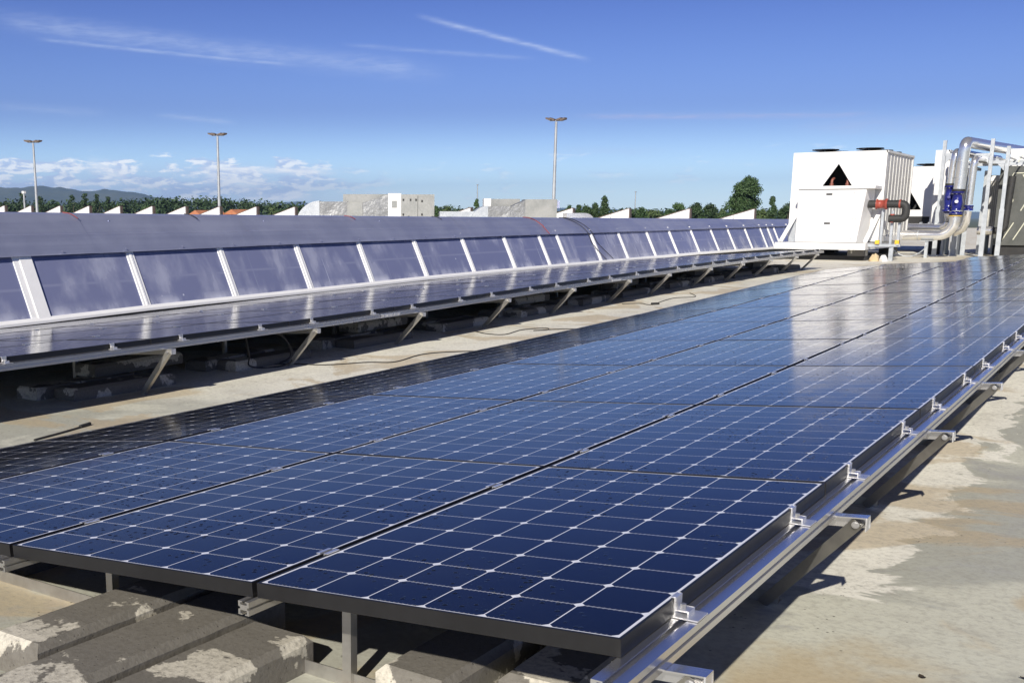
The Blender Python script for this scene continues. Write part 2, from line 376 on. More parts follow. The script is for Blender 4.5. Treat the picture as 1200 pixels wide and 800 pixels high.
M['coil'] = mat('dark coil panel', fn=worn((.060, .065, .060), (.095, .10, .095), 3, .45, .6, .05))
M['line'] = mat('pale guard strip', fn=worn((.50, .50, .40), (.62, .62, .50), 8, .4, .6, .03))
M['fin'] = mat('aluminium fin panel', metal=.35, fn=worn((.50, .49, .47), (.66, .65, .62), 3, .4, .6, .05))
M['cable'] = mat('black cable sheath', fn=worn((.02, .02, .02), (.05, .045, .04), 20, .5, .7, .05))
M['cabler'] = mat('red cable sheath', fn=worn((.22, .04, .05), (.32, .08, .08), 20, .5, .7, .05))
M['pole'] = mat('grey lamp pole', metal=.4, fn=worn((.35, .37, .39), (.45, .47, .49), 1, .4, .6, .02))
M['leafd'] = mat('dark foliage', fn=leaf_fn((.018, .040, .014), (.040, .078, .024)))
M['leafm'] = mat('mid green foliage', fn=leaf_fn((.030, .065, .020), (.062, .115, .034)))
M['leafo'] = mat('olive foliage', fn=leaf_fn((.05, .085, .025), (.09, .13, .04)))
M['bark'] = mat('tree bark', fn=worn((.07, .055, .04), (.12, .10, .075), 3, .8, .95, .3))
M['tile'] = mat('terracotta roof tiles', fn=worn((.42, .15, .07), (.55, .24, .12), 1.0, .7, .9, .1))
M['stucco'] = mat('cream stucco', fn=worn((.48, .42, .33), (.58, .52, .42), .6, .8, .9, .05))
M['gable'] = mat('white gable sheet', fn=worn((.74, .74, .76), (.82, .82, .84), .7, .5, .65, .02))
M['brown'] = mat('brown metal trim', fn=worn((.10, .075, .06), (.15, .11, .09), 3, .5, .7, .03))
M['field'] = mat('farmland', fn=worn((.06, .085, .03), (.13, .13, .06), .01, .85, .95, 0))
M['hill'] = mat('wooded hillside', fn=worn((.030, .050, .022), (.085, .095, .045), .0016, .85, .95, 0))
M['scrap'] = mat('dry leaf and bark scrap', fn=worn((.03, .022, .012), (.07, .05, .03), 30, .7, .9, .1))
M['wood'] = mat('pale offcut', fn=worn((.50, .38, .22), (.62, .50, .32), 9, .6, .8, .1))

# ------------------------------------------------------------------ roof deck, farmland, hills
ys = sorted(set([-30, -20, -12, -8, -5, -3, -2, -1] + [i*.5 for i in range(0, 61)] + [34, 40, 50, 70, 100, 130])); xs = [-150, -110, -80, -60, -45, -30, -20, -14, -10] + [-9+i for i in range(0, 14)] + [7, 10, 14, 20, 30, 45]
b = MB(); vs = [(x, y, gz(y)) for y in ys for x in xs]; nx = len(xs)
b.add(vs, [(j*nx+i, j*nx+i+1, (j+1)*nx+i+1, (j+1)*nx+i) for j in range(len(ys)-1) for i in range(nx-1)])
e0 = len(b.v)
for (xa, ya), (xb, yb) in (((-150, -30), (45, -30)), ((45, -30), (45, 130)), ((45, 130), (-150, 130)), ((-150, 130), (-150, -30))):
    b.add([(xa, ya, -9.2), (xb, yb, -9.2), (xb, yb, gz(yb)), (xa, ya, gz(ya))], [(0, 1, 2, 3)])
tag(b.build('roof_deck', M['roof']), kind='structure')
b = MB(); b.add([(-13000, -9000, -9), (9000, -9000, -9), (9000, 13000, -9), (-13000, 13000, -9)], [(0, 1, 2, 3)])
tag(b.build('ground', M['field']), kind='structure')
def ridge(name, dist, prof, seed, depth=2500):
    r2 = random.Random(seed); b = MB(); cols_ = []; n = 260
    a0, a1 = prof[0][0], prof[-1][0]
    ph = [r2.uniform(0, 6.28) for _ in range(12)]
    for i in range(n+1):
        a = a0+(a1-a0)*i/n; h_ = math.tan(R(lerp_tab(prof, a)))*dist
        h_ *= 1 + .03*math.sin(a*1.7+ph[0]) + .02*math.sin(a*3.9+ph[1]) + .008*math.sin(a*9+ph[2])
        rows = []
        for k in range(13):
            t = k/12; d = dist + depth*(t-.5)*1.0
            f = math.sin(math.pi*min(1, t*1.0))**.8
            bump_ = 1 + .03*math.sin(a*2.6+ph[3]+k*.9) + .03*math.sin(a*6.3+ph[4]-k*1.7)
            zz = -9 + max(0, (h_+9)*f*(bump_ if k != 6 else 1.0)*(.86+.14*(k/6) if k <= 6 else .9))
            rows.append((cam.location.x+math.sin(R(a))*d, cam.location.y+math.cos(R(a))*d, zz-(.5 if k in (0, 12) else 0)))
        cols_.append(rows)
    vs = [v for r_ in cols_ for v in r_]
    b.add(vs, [(i*13+k, i*13+k+1, (i+1)*13+k+1, (i+1)*13+k) for i in range(n) for k in range(12)], True)
    return tag(b.build(name, M['hill']), kind='structure')
ridge('hills', 6500, [(-72, 1.0), (-62, 1.25), (-54, 1.40), (-51.5, 1.42), (-50, 1.30), (-48.5, 1.28), (-47, 1.12), (-45.5, .85), (-44, .45), (-42.5, .15), (-38, .03)], 3)
ridge('mountains', 11500, [(-46, .1), (-44.5, .5), (-43, .55), (-41.5, .4), (-40, .75), (-39.2, .8), (-38, .45), (-34, .4), (-30, .35), (-25, .45), (-23, .35), (-20, .25), (-14, .3), (-5, .2), (2, .1)], 9, 1800)

# haze: a closed box of faint even air round everything
b = MB(); b.box(-12800, 8800, -8800, 12800, -10.5, 420)
hz = bpy.data.materials.new('haze'); hz.use_nodes = True; t = hz.node_tree; t.nodes.clear()
pvn = t.nodes.new('ShaderNodeVolumePrincipled'); pvn.inputs['Color'].default_value = (.40, .62, 1.0, 1); pvn.inputs['Density'].default_value = .00009; pvn.inputs['Anisotropy'].default_value = 0
ou = t.nodes.new('ShaderNodeOutputMaterial'); t.links.new(pvn.outputs[0], ou.inputs['Volume'])
tag(b.build('haze', hz), kind='stuff')

# ------------------------------------------------------------------ solar panels
PX, PY = 1.012, 1.66
W2, L2, FH = .4975, .826, .040
def make_panel():
    root = empty('solar_panel')
    b = MB(); lip = .0075
    for (x0, x1, y0, y1) in ((-W2, W2, -L2, -L2+lip), (-W2, W2, L2-lip, L2), (-W2, -W2+lip, -L2+lip, L2-lip), (W2-lip, W2, -L2+lip, L2-lip)):
        b.box(x0, x1, y0, y1, -FH, 0)
    for (x0, x1, y0, y1) in ((-W2+lip, W2-lip, -L2+lip, -L2+.03), (-W2+lip, W2-lip, L2-.03, L2-lip)): b.box(x0, x1, y0, y1, -FH, -FH+.002)
    b.build('frame', M['frame'], root, bevel=.0009)
    b = MB(); b.box(-W2+lip, W2-lip, -L2+lip, L2-lip, -.005, -.0012); o = b.build('glass', [M['cells'], M['back']], root)
    o.data.polygons[0].material_index = 1
    b = MB(); b.box(-.06, .06, L2-.22, L2-.10, -.024, -.006); b.build('junction_box', M['frame'], root, bevel=.002)
    reg(root); return root
proto = make_panel(); used = [False]
def put_panel(xc, yc, zc_, tilt, pitch_, label, group, jit=.0012):
    o = proto if not used[0] else copy_tree(proto); used[0] = True
    o.location = (xc, yc, zc_); o.rotation_euler = (pitch_+rnd.gauss(0, jit), -tilt+rnd.gauss(0, jit), 0)
    tag(o, label, 'solar panel', group)
T = [R(4.4), R(4.3), R(3.6), R(6.9)]
CN1 = ['rightmost', 'second from right', 'third from right', 'leftmost']
edge = [(0.0, 0.0)]
for a in T: edge.append((edge[-1][0]-PX*math.cos(a), edge[-1][1]-PX*math.sin(a)))
for c in range(4):
    nrow = 12 if c < 2 else 11
    for k in range(nrow):
        y0, y1 = k*PY+.001, (k+1)*PY-.007
        za, zb = z1(y0), z1(y1)
        off = .003+W2
        xc = edge[c][0]-off*math.cos(T[c]); zc_ = edge[c][1]-off*math.sin(T[c])+(za+zb)/2
        put_panel(xc, (y0+y1)/2, zc_, T[c], math.atan2(zb-za, y1-y0), 'dark blue near array panel, %s row from the front, %s column' % (ORD[k], CN1[c]), 'solar panels of the near array')
T2 = [R(4.15)]*4; X2 = -5.49
CN2 = ['nearest', 'second', 'third', 'farthest']
edge2 = [(X2, 0.0)]
for a in T2: edge2.append((edge2[-1][0]-PX*math.cos(a), edge2[-1][1]-PX*math.sin(a)))
Y2 = 3.88-2*PY
for c in range(4):
    for k in range(14 if c < 1 else 14):
        y0, y1 = Y2+(k-0)*PY+.005, Y2+(k+1)*PY-.005
        if y1 < 1.5 + c*.9: continue
        if y1 > 24.2: continue
        za, zb = z2(y0), z2(y1)
        off = .01+W2
        xc = edge2[c][0]-off*math.cos(T2[c]); zc_ = edge2[c][1]-off*math.sin(T2[c])+(za+zb)/2
        put_panel(xc, (y0+y1)/2, zc_, T2[c], math.atan2(zb-za, y1-y0), 'solar panel below the skylight, %s from the far end, %s column from walkway' % (ORD[int(round((23.8-y1)/PY))], CN2[c]), 'solar panels below the skylight')

# ------------------------------------------------------------------ rails with clamps
RP = [(-.0225, 0), (-.006, 0), (-.006, -.004), (-.014, -.004), (-.014, -.012), (.014, -.012), (.014, -.004), (.006, -.004), (.006, 0), (.0225, 0),
      (.0225, -.018), (.0145, -.020), (.0145, -.026), (.0225, -.028), (.0225, -.046), (.006, -.046), (.006, -.042), (.014, -.042), (.014, -.030), (-.014, -.030), (-.014, -.042), (-.006, -.042), (-.006, -.046), (-.0225, -.046),
      (-.0225, -.028), (-.0145, -.026), (-.0145, -.020), (-.0225, -.018)]
def rail_profile(wide):
    k = 1.52 if wide else .80; kz = .95 if wide else .80
    return [(a*k, b_*kz) for a, b_ in RP]
def end_clamp(parent, x, y, zt, pitch_, side=1):
    Mx = Matrix.Translation((x, y, zt)) @ Matrix.Rotation(pitch_, 4, 'X')
    b = MB()
    b.box(-.004, .060, -.034, .034, -FH, -FH+.004, Mx)          # base plate on rail
    b.box(-.002, .003, -.020, .020, -FH+.004, .004, Mx)          # tab against the frame
    b.box(-.010, -.002, -.020, .020, .0008, .004, Mx)            # lip over the frame
    b.box(.003, .030, -.020, .020, -FH+.012, -FH+.016, Mx)
    b.box(.030, .034, -.020, .020, -FH+.004, -FH+.016, Mx)
    o = b.build('end_clamp', M['clamp'], parent, bevel=.0006)
    c = MB(); p0 = Mx @ Vector((.013, 0, -FH+.016)); p1 = Mx @ Vector((.013, 0, -FH+.026)); c.tube([p0, p1], .0075, 6, False); c.build('bolt', M['steel'], o)
def mid_clamp(parent, x, y, zt, pitch_, tilt=0):
    Mx = Matrix.Translation((x, y, zt)) @ Matrix.Rotation(pitch_, 4, 'X') @ Matrix.Rotation(-tilt, 4, 'Y')
    b = MB()
    for s_ in (-1, 1):
        x0, x1 = (s_*.0065, s_*.019) if s_ > 0 else (s_*.019, s_*.0065)
        b.box(x0, x1, -.028, .028, .0008, .0038, Mx)
        x0, x1 = (s_*.0065, s_*.0085) if s_ > 0 else (s_*.0085, s_*.0065)
        b.box(x0, x1, -.028, .028, -.022, .0008, Mx)
    b.box(-.0065, .0065, -.028, .028, -.022, -.019, Mx)
    b.tube([Mx @ Vector((0, 0, -.019)), Mx @ Vector((0, 0, -.012))], .005, 6, False)
    b.build('mid_clamp', M['clamp'], parent)
def make_rail(x, dz, zf, y0, y1, wide, rowsY, nrow, label, group, clampkind, tilt=0, end_dx=0.0):
    root = empty('mounting_rail', (0, 0, 0))
    path = []; n = max(2, int((y1-y0)/.83))
    for i in range(n+1):
        y = y0+(y1-y0)*i/n; path.append((x, y, zf(max(y, 0))+dz-FH-.0012))
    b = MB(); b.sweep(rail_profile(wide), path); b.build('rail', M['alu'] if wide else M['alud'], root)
    for k in range(nrow):
        for off in (.32, 1.27):
            y = rowsY+k*PY+off
            if y < y0+.1 or y > y1: continue
            p = math.atan2(zf(y+.2)-zf(y-.2), .4)
            if clampkind == 'end': end_clamp(root, x-.019+end_dx, y, zf(y)+dz, p)
            else: mid_clamp(root, x, y, zf(y)+dz+.001, p, tilt)
    tag(root, label, 'mounting rail', group)
    root.location = (x, y0, 0)
    for c in root.children: c.location = (-x, -y0, 0)
    return root
RN = ['right outer edge', 'joint beside the rightmost column', 'middle joint', 'joint beside the leftmost column', 'left outer edge']
for i in range(5):
    x, dz = edge[i]
    y1 = 12*PY+.1 if i < 3 else 11*PY+.1
    if i in (0,): make_rail(.026, 0, z1, -.13, y1, True, 0, 12, 'shiny aluminium rail along the right outer edge of the near array', 'rails of the near array', 'end', end_dx=-.007)
    elif i < 4: make_rail(x, dz, z1, -.035, y1, False, 0, 12 if i < 2 else (12 if i == 2 else 11), 'aluminium rail under the %s of the near array' % RN[i], 'rails of the near array', 'mid', T[i-1])
    else: make_rail(x+.04, dz+.003, z1, -.05, y1, False, 0, 0, 'aluminium rail under the left outer edge of the near array', 'rails of the near array', 'mid')
for i in range(5):
    x, dz = edge2[i]
    if i == 0: r0 = make_rail(x+.026, 0, z2, 1.0, 23.95, True, Y2, 14, 'aluminium rail along the walkway edge of the array below the skylight', 'rails of the array below the skylight', 'end', end_dx=-.007)
    elif i < 4: make_rail(x, dz, z2, 1.4+i*.8, 23.9, False, Y2, 14, 'aluminium rail under the %s joint in from the walkway, array below the skylight' % ORD[i-1], 'rails of the array below the skylight', 'mid', T2[i-1])
    else: make_rail(x+.06, dz+.004, z2, 5, 23.9, False, Y2, 0, 'aluminium rail under the array edge nearest the skylight sill', 'rails of the array below the skylight', 'mid')
# splice plates on the far array's outer rail
for y in (7.05, 12.6, 18.3):
    b = MB(); xx = X2+.026+.035; zz = z2(y)-FH
    b.box(xx, xx+.004, y-.16, y+.16, zz-.042, zz-.010)
    for k in range(5): b.tube([(xx+.004, y-.13+k*.065, zz-.026), (xx+.009, y-.13+k*.065, zz-.026)], .009, 6, False)
    o = b.build('splice_plate', M['clamp'], r0); o.location = (-(X2+.026), -1.0, 0)

# ------------------------------------------------------------------ support frames
LP = [(0, 0), (.045, 0), (.045, -.005), (.005, -.005), (.005, -.045), (0, -.045)]
def support(ax, zf, tab, y, posts, label, group, foot, tipx, ydisp=0.0, detail=True, width=4.0):
    """sloping cross beam under the rails, diagonal strut at the high side, upright posts"""
    root = empty('support_frame', (ax, y, gz(y)))
    L = (-ax, -y, -gz(y)); zt = zf(y)-FH-.048
    sl = math.tan(T[1])
    b = MB(); xe = ax-width
    b.sweep([(0, 0), (.046, 0), (.046, -.042), (.042, -.042), (.042, -.004), (0, -.004)] if ydisp else [(0, 0), (.042, 0), (.042, -.004), (.004, -.004), (.004, -.042), (0, -.042)], [(ax+tipx, y-.02, zt-.002+sl*tipx), (ax-.06 if ydisp else xe, y-.02, zt-.002-sl*(.06 if ydisp else width))])
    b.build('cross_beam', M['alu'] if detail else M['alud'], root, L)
    # end flange
    b = MB(); b.box(ax+tipx-.004, ax+tipx, y-.022, y+.026, zt-.046+sl*tipx, zt-.003+sl*tipx); b.build('end_plate', M['clamp'], root, L)
    p0 = Vector((ax+tipx-.035, y+(-.006 if ydisp else -.030), zt-.020)); p1 = Vector((ax+foot, y-.03+ydisp, gz(y+ydisp)+.004))
    b = MB(); up = (0, -1, 0)
    b.sweep([(-.022, 0), (.022, 0), (.022, .004), (-.018, .004), (-.018, .036), (-.022, .036)] if False else [(-.02, .0), (.02, .0), (.02, -.004), (-.016, -.004), (-.016, -.034), (-.02, -.034)], [p0+(p0-p1).normalized()*.010, p1], up=up)
    s_ = b.build('strut', M['alud'], root, L)
    b = MB(); q = p0+Vector((0, -.004, 0)); b.tube([q, q+Vector((0, -.007, 0))], .0085, 6, False); b.tube([q, q+Vector((0, -.0025, 0))], .012, 14, False); b.build('bolt', M['steel'], s_)
    for px in posts:
        yy = y+ydisp; zt2 = zt-sl*(-px)-.002
        b = MB(); b.sweep([(-.016, -.016), (.016, -.016), (.016, -.012), (-.012, -.012), (-.012, .016), (-.016, .016)], [(ax+px, yy, gz(yy)+.002), (ax+px, yy, zt2)], up=(0, 1, 0))
        b.tube([(ax+px, yy-.016, zt2-.05), (ax+px, yy-.027, zt2-.05)], .006, 6, False)
        b.build('post', M['alud'], root, L)
    if ydisp:
        yy = y+ydisp+.022
        b = MB(); b.sweep([(0, 0), (.03, 0), (.03, -.004), (.004, -.004), (.004, -.04), (0, -.04)], [(ax+.0, yy, zt-.002), (xe, yy, zt-sl*width-.002)])
        b.build('cross_beam', M['alud'], root, L)
        b = MB(); b.box(xe, ax+foot+.05, yy-.02, yy+.03, gz(yy)+.001, gz(yy)+.006); b.box(xe, ax+foot+.05, yy-.02, yy-.016, gz(yy)+.006, gz(yy)+.045); b.build('base_angle', M['alud'], root, L)
    tag(root, label, 'support frame', group)
FY1 = [.115, 1.60, 3.28, 4.93, 6.6, 8.3, 10.0, 11.8, 13.5, 15.3, 17.0, 18.7]
for i, y in enumerate(FY1):
    support(0.0, z1, GZ, y, (-1.05, -2.10, -3.0), 'aluminium support frame with slanting strut under the near array, %s from the front' % ORD[i], 'support frames of the near array', -.25, .147, .36, width=3.9 if i < 11 else 1.9)
FY2 = [2.2, 4.0, 5.82, 7.58, 9.42, 11.17, 13.0, 14.55, 16.43, 18.15, 19.88, 21.67, 23.3]
for i, y in enumerate(FY2[1:]):
    support(X2, z2, GZ, y, (-1.05, -2.6), 'aluminium support frame with slanting leg, %s from the left along the walkway' % ORD[i], 'support frames of the array below the skylight', -.23, .115, 0.0, detail=False)

# ------------------------------------------------------------------ concrete kerbstones
def kerb(x0, x1, y0, y1, z0, h_, label, group, rz=0.0):
    b = MB(); cx, cy = (x0+x1)/2, (y0+y1)/2; hw, hl = (x1-x0)/2-.006, (y1-y0)/2; c = .022
    r2 = random.Random(int((x0*131+y0*977+z0*55)*10))
    prof = [(-hw, 0), (hw, 0), (hw, h_-c), (hw-c, h_), (-hw+c, h_), (-hw, h_-c)]
    n = 14; rings = []
    for k in range(n+1):
        t = -hl+2*hl*k/n; e = .0 if 0 < k < n else .0
        rings.append([(px+r2.gauss(0, .0007), t+e, pz+(r2.gauss(0, .0007) if pz > 0 else 0)) for px, pz in prof])
    # chamfered ends
    for rg, sgn in ((rings[0], 1), (rings[-1], -1)):
        for j in (3, 4): rg[j] = (rg[j][0], rg[j][1]+sgn*.022, rg[j][2])
    vs = [v for rg in rings for v in rg]
    b.add(vs, [(k*6+i, (k+1)*6+i, (k+1)*6+(i+1) % 6, k*6+(i+1) % 6) for k in range(n) for i in range(6)])
    b.add(rings[0], [(0, 1, 2, 3, 4, 5)]); b.add(rings[-1], [(5, 4, 3, 2, 1, 0)])
    o = b.build('kerbstone', M['kerb'], None, (cx, cy, z0)); o.rotation_euler = (math.atan2(gz(y1)-gz(y0), y1-y0), 0, rz)
    tag(o, label, 'kerbstone', group)
KG = 'concrete kerbstones weighing down the near array'
front = [(-1.99, -1.75, -.12, .88, 'with pale dry patch, left of three together, front left corner'), (-1.745, -1.49, -.34, .70, 'in the middle of three together, front left corner'),
         (-1.485, -1.225, -.50, .52, 'right one of three together, front left corner'), (-.93, -.68, .44, 1.44, 'in shade just right of the first upright post'),
         (-.62, -.37, .60, 1.6, 'in deep shade under the front right panel'), (-3.05, -2.72, .52, 1.52, 'at the left picture edge behind the left rail end'), (-2.24, -2.0, -1.16, -.14, 'at the bottom left corner, in front of the other kerbstones')]
FZ = {-1.99: .045, -1.745: .022}
for (a, b_, c, d, tx) in front: kerb(a, b_, c, d, -.551+gz(c)+.55+FZ.get(a, 0), .115, 'wet concrete kerbstone '+tx, KG, rz=rnd.gauss(0, .01))
for i, y in enumerate(FY1[1:]):
    yy = y+.42
    for j, xx in enumerate((-.78, -1.78, -2.7)):
        if i == 10 and j > 0: continue
        kerb(xx-.12, xx+.12, yy-.5, yy+.5, gz(yy-.5)-.002, .105, 'shaded concrete kerbstone under the near array, %s frame, %s from the right' % (ORD[i+1], ORD[j]), KG)
KG2 = 'concrete kerbstones under the array below the skylight'
for i, y in enumerate(FY2[1:]):
    w0 = ('lying nearest the walkway', 'lying second from the walkway', 'lying deep under the panels', 'stacked on top of two others')
    yo = rnd.uniform(-.08, .08)
    kerb(-6.12, -5.87, y-.60+yo, y+.45+yo, gz(y-.6)-.002, .10, 'grey concrete kerbstone at the %s leg from the left, %s' % (ORD[i], w0[0]), KG2, rnd.gauss(0, .03))
    kerb(-6.40, -6.14, y-.66-yo, y+.36-yo, gz(y-.6)-.002, .10, 'grey concrete kerbstone at the %s leg from the left, %s' % (ORD[i], w0[1]), KG2, rnd.gauss(0, .03))
    kerb(-8.15, -7.9, y-.5, y+.5, gz(y-.5)-.002, .10, 'grey concrete kerbstone at the %s leg from the left, %s' % (ORD[i], w0[2]), KG2)
    kerb(-6.48, -6.22, y-.1+yo, y+.9+yo, gz(y)+.105, .10, 'grey concrete kerbstone at the %s leg from the left, %s' % (ORD[i], w0[3]), KG2, rnd.gauss(0, .02)) if i % 2 == 0 else None

# ------------------------------------------------------------------ the long skylight
ZS = [(2, -.40), (6, -.335), (8, -.29), (11.1, -.255), (14.4, -.206), (18, -.18), (22, -.165), (28, -.14), (36, -.15), (50, -.15)]
ZL = [(2, .375), (5.85, .405), (10.2, .445), (18, .487), (35, .537), (50, .55)]
ZR = [(2, .94), (5.9, .903), (10.5, .872), (18.5, .836), (36, .772), (50, .74)]
XS = -9.70
sk = empty('skylight', (XS, 20, -.3)); SL = (-XS, -20, .3)
tag(sk, 'long sloping skylight of blue-grey glazing, white bars and a metal-clad ridge behind the far array', 'skylight')
MY = [2.83, 4.48, 6.13, 7.785, 9.45, 11.13, 12.73, 14.37, 16.0, 17.6, 19.12, 19.95, 21.7, 23.24, 25.0, 26.55, 28.18, 29.8, 31.3, 32.93, 34.5, 35.3, 36.0, 37.6, 39.2, 40.8, 42.4, 44.0]
XT = -10.05
def gp(y, s_, off=0.0):      # point on the glazing plane, s 0 sill .. 1 top, off = outward
    zs, zl = lerp_tab(ZS, y), lerp_tab(ZL, y)+.06
    dx_, dz_ = XT-XS, zl-zs; l_ = math.hypot(dx_, dz_); nx_, nz_ = dz_/l_, -dx_/l_
    return Vector((XS+dx_*s_+nx_*off, y, zs+dz_*s_+nz_*off))
for k, (a, b_) in enumerate(zip(MY, MY[1:])):
    b = MB(); o = gp((a+b_)/2, 0)
    pts = [gp(a+.02, 0), gp(b_-.02, 0), gp(b_-.02, 1), gp(a+.02, 1)]
    # local frame: x up the slope, y along
    dir_ = (gp((a+b_)/2, 1)-o); l_ = dir_.length; ex = dir_.normalized(); ey = Vector((0, 1, 0)); ez = ex.cross(ey)
    Mx = Matrix((ex, ey, ez)).transposed().to_4x4(); Mx.translation = o; Mi = Mx.inverted()
    loc_ = [Mi @ p for p in pts]; b.hexa([(p.x, p.y, -.010) for p in loc_]+[(p.x, p.y, .0) for p in loc_])
    ob = b.build('glazing_pane', M['glaz'], sk); ob.matrix_local = Matrix.Translation(SL) @ Mx
    ob.rotation_euler.x += rnd.gauss(0, .002)
for k, y in enumerate(MY):
    wd = .13 if k == 2 else .062
    b = MB()
    for (ya, yb, h_) in (((y-wd, y+wd, .022),) if k != 2 else ((y-wd, y-.045, .022), (y-.045, y+wd, .034))):
        q = []
        for off in (0.001, h_):
            q += [gp(ya, -.01, off), gp(yb, -.01, off), gp(yb, 1.0, off), gp(ya, 1.0, off)]
        b.hexa(q)
    # raised cap strip on the bar
    q = []
    for off in (.022, .030): q += [gp(y-.018, 0, off), gp(y+.018, 0, off), gp(y+.018, 1, off), gp(y-.018, 1, off)]
    if k != 2: b.hexa(q)
    b.build('glazing_bar', M['mull'], sk, SL, bevel=.003)
b = MB()
for a, b_ in zip(MY, MY[1:]):
    z0, z1_ = lerp_tab(ZS, a), lerp_tab(ZS, b_)
    b.hexa([(XS+.05, a, z0-.022), (XS+.05, b_, z1_-.022), (XS-.02, b_, z1_-.022), (XS-.02, a, z0-.022), (XS+.045, a, z0+.008), (XS+.045, b_, z1_+.008), (XS+.012, b_, z1_+.045), (XS+.012, a, z0+.045)])
b.build('sill', M['mull'], sk, SL)
b = MB()
for a, b_ in zip(MY, MY[1:]):
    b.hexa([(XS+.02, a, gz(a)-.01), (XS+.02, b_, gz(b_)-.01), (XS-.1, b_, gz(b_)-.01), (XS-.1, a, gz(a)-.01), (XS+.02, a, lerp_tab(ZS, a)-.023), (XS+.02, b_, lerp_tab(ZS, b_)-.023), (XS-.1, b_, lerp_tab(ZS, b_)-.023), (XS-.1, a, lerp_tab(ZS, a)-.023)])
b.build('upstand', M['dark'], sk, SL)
# ridge flashing, sheet by sheet (each laps the next by a hair)
yb_ = [1.2+3.0*k for k in range(16)]
def fprof(y, lift):
    zl, zr = lerp_tab(ZL, y), lerp_tab(ZR, y); d = zr-zl
    P = [(-9.955, zl-.012), (-9.965, zl), (-10.105, zl+d*.46), (-10.13, zl+d*.47), (-10.26, zl+d*.80), (-10.33, zl+d*.96), (-10.42, zr), (-10.6, zr-.02), (-11.4, zr-.35), (-12.6, zr-1.05)]
    return [Vector((px+lift*.8, y, pz+lift*.6)) for px, pz in P]
for k, (a, b_) in enumerate(zip(yb_, yb_[1:])):
    lift = .004 if k % 2 else 0.0; b = MB(); wv = rnd.gauss(0, .003)
    n = 6; rows = []
    for i in range(n+1):
        y = a+(b_-a)*i/n + (0.03 if i == n and k % 2 else 0) - (0.03 if i == 0 and k % 2 else 0)
        rows.append([p+Vector((wv*math.sin(i*1.3+j), 0, 0)) for j, p in enumerate(fprof(y, lift))])
    m_ = len(rows[0]); vs = [p for r_ in rows for p in r_]
    b.add(vs, [(i*m_+j, (i+1)*m_+j, (i+1)*m_+j+1, i*m_+j+1) for i in range(n) for j in range(m_-1)], False)
    b.add([rows[0][0]+Vector((0, 0, 0)), rows[-1][0], rows[-1][0]+Vector((-.09, 0, .01)), rows[0][0]+Vector((-.09, 0, .01))], [(0, 1, 2, 3)])
    for q in range(3):
        p = rows[1+q*2][1]+Vector((.002, 0, .03)); b.tube([p, p+Vector((.008, 0, .004))], .008, 6, False)
    p = rows[1][4]+Vector((.001, 0, .0)); b.tube([p, p+Vector((.008, 0, .004))], .008, 6, False)
    b.build('flashing_sheet', M['flash'], sk, SL)
b = MB()
b.add([(-9.75, 1.2, gz(2)), (-12.6, 1.2, gz(2)), (-12.6, 1.2, -.1), (-10.4, 1.2, .93), (-9.97, 1.2, .35), (-9.72, 1.2, -.4)], [(0, 1, 2, 3, 4, 5)])
b.add([(-9.75, 46.2, gz(46)), (-12.6, 46.2, gz(46)), (-12.6, 46.2, -.3), (-10.4, 46.2, .74), (-9.97, 46.2, .5), (-9.72, 46.2, -.2)], [(5, 4, 3, 2, 1, 0)])
b.build('end_wall', M['gable'], sk, SL)
b = MB(); b.add([gp(1.3, 0, -.03), gp(46, 0, -.03), gp(46, 1, -.03), gp(1.3, 1, -.03)], [(0, 1, 2, 3)]); b.build('inner_lining', M['dark'], sk, SL)

# ------------------------------------------------------------------ gables of the skylights further over
GX = [-83.33, -79.67, -75.83, -72.17, -68.46, -64.73, -61.09, -57.53, -53.88, -50.26, -46.6, -43.0, -39.4, -35.8, -32.3, -28.7, -25.12, -21.52, -17.91, -14.3]
for k, x in enumerate(GX):
    zp = 1.80-.0083*(x+83.3); root = empty('sawtooth_skylight', (x, 60, -.29)); L = (-x, -60, .29)
    b = MB(); b.poly([(x, 60, -.29), (x, 60, zp), (x-3.3, 60, zp-.95), (x-3.3, 60, -.29)], (0, .08, 0)); b.build('gable_wall', M['gable'], root, L)
    b = MB(); b.poly([(x, 59.97, zp+.002), (x, 59.97, zp+.04), (x-3.4, 59.97, zp-.94), (x-3.4, 59.97, zp-.978)], (0, .2, 0)); b.build('verge_trim', M['brown'], root, L)
    b = MB(); b.poly([(x, 60.1, -.29), (x+.10, 60.1, -.29), (x+.02, 60.1, zp+.02), (x-3.4, 60.1, zp-.96), (x-3.4, 60.1, -.29)], (0, .25, 0)); b.build('roof_sheet', M['brown'], root, L)
    for j, (f0, f1) in enumerate(((.33, .34), (.55, .56))):
        if x > -30:
            b = MB(); b.box(x-3.3*f1, x-3.3*f0, 59.985, 60, 0, zp-.95*f1-.02); b.build('wall_seam', M['duct'], root, L)
    side = 'left' if k < 10 else ('middle' if k < 16 else 'right')
    tag(root, 'white sawtooth gable beyond the ridge, %s of the row counted from the left' % ORD[k], 'skylight', 'white sawtooth gables beyond the ridge')

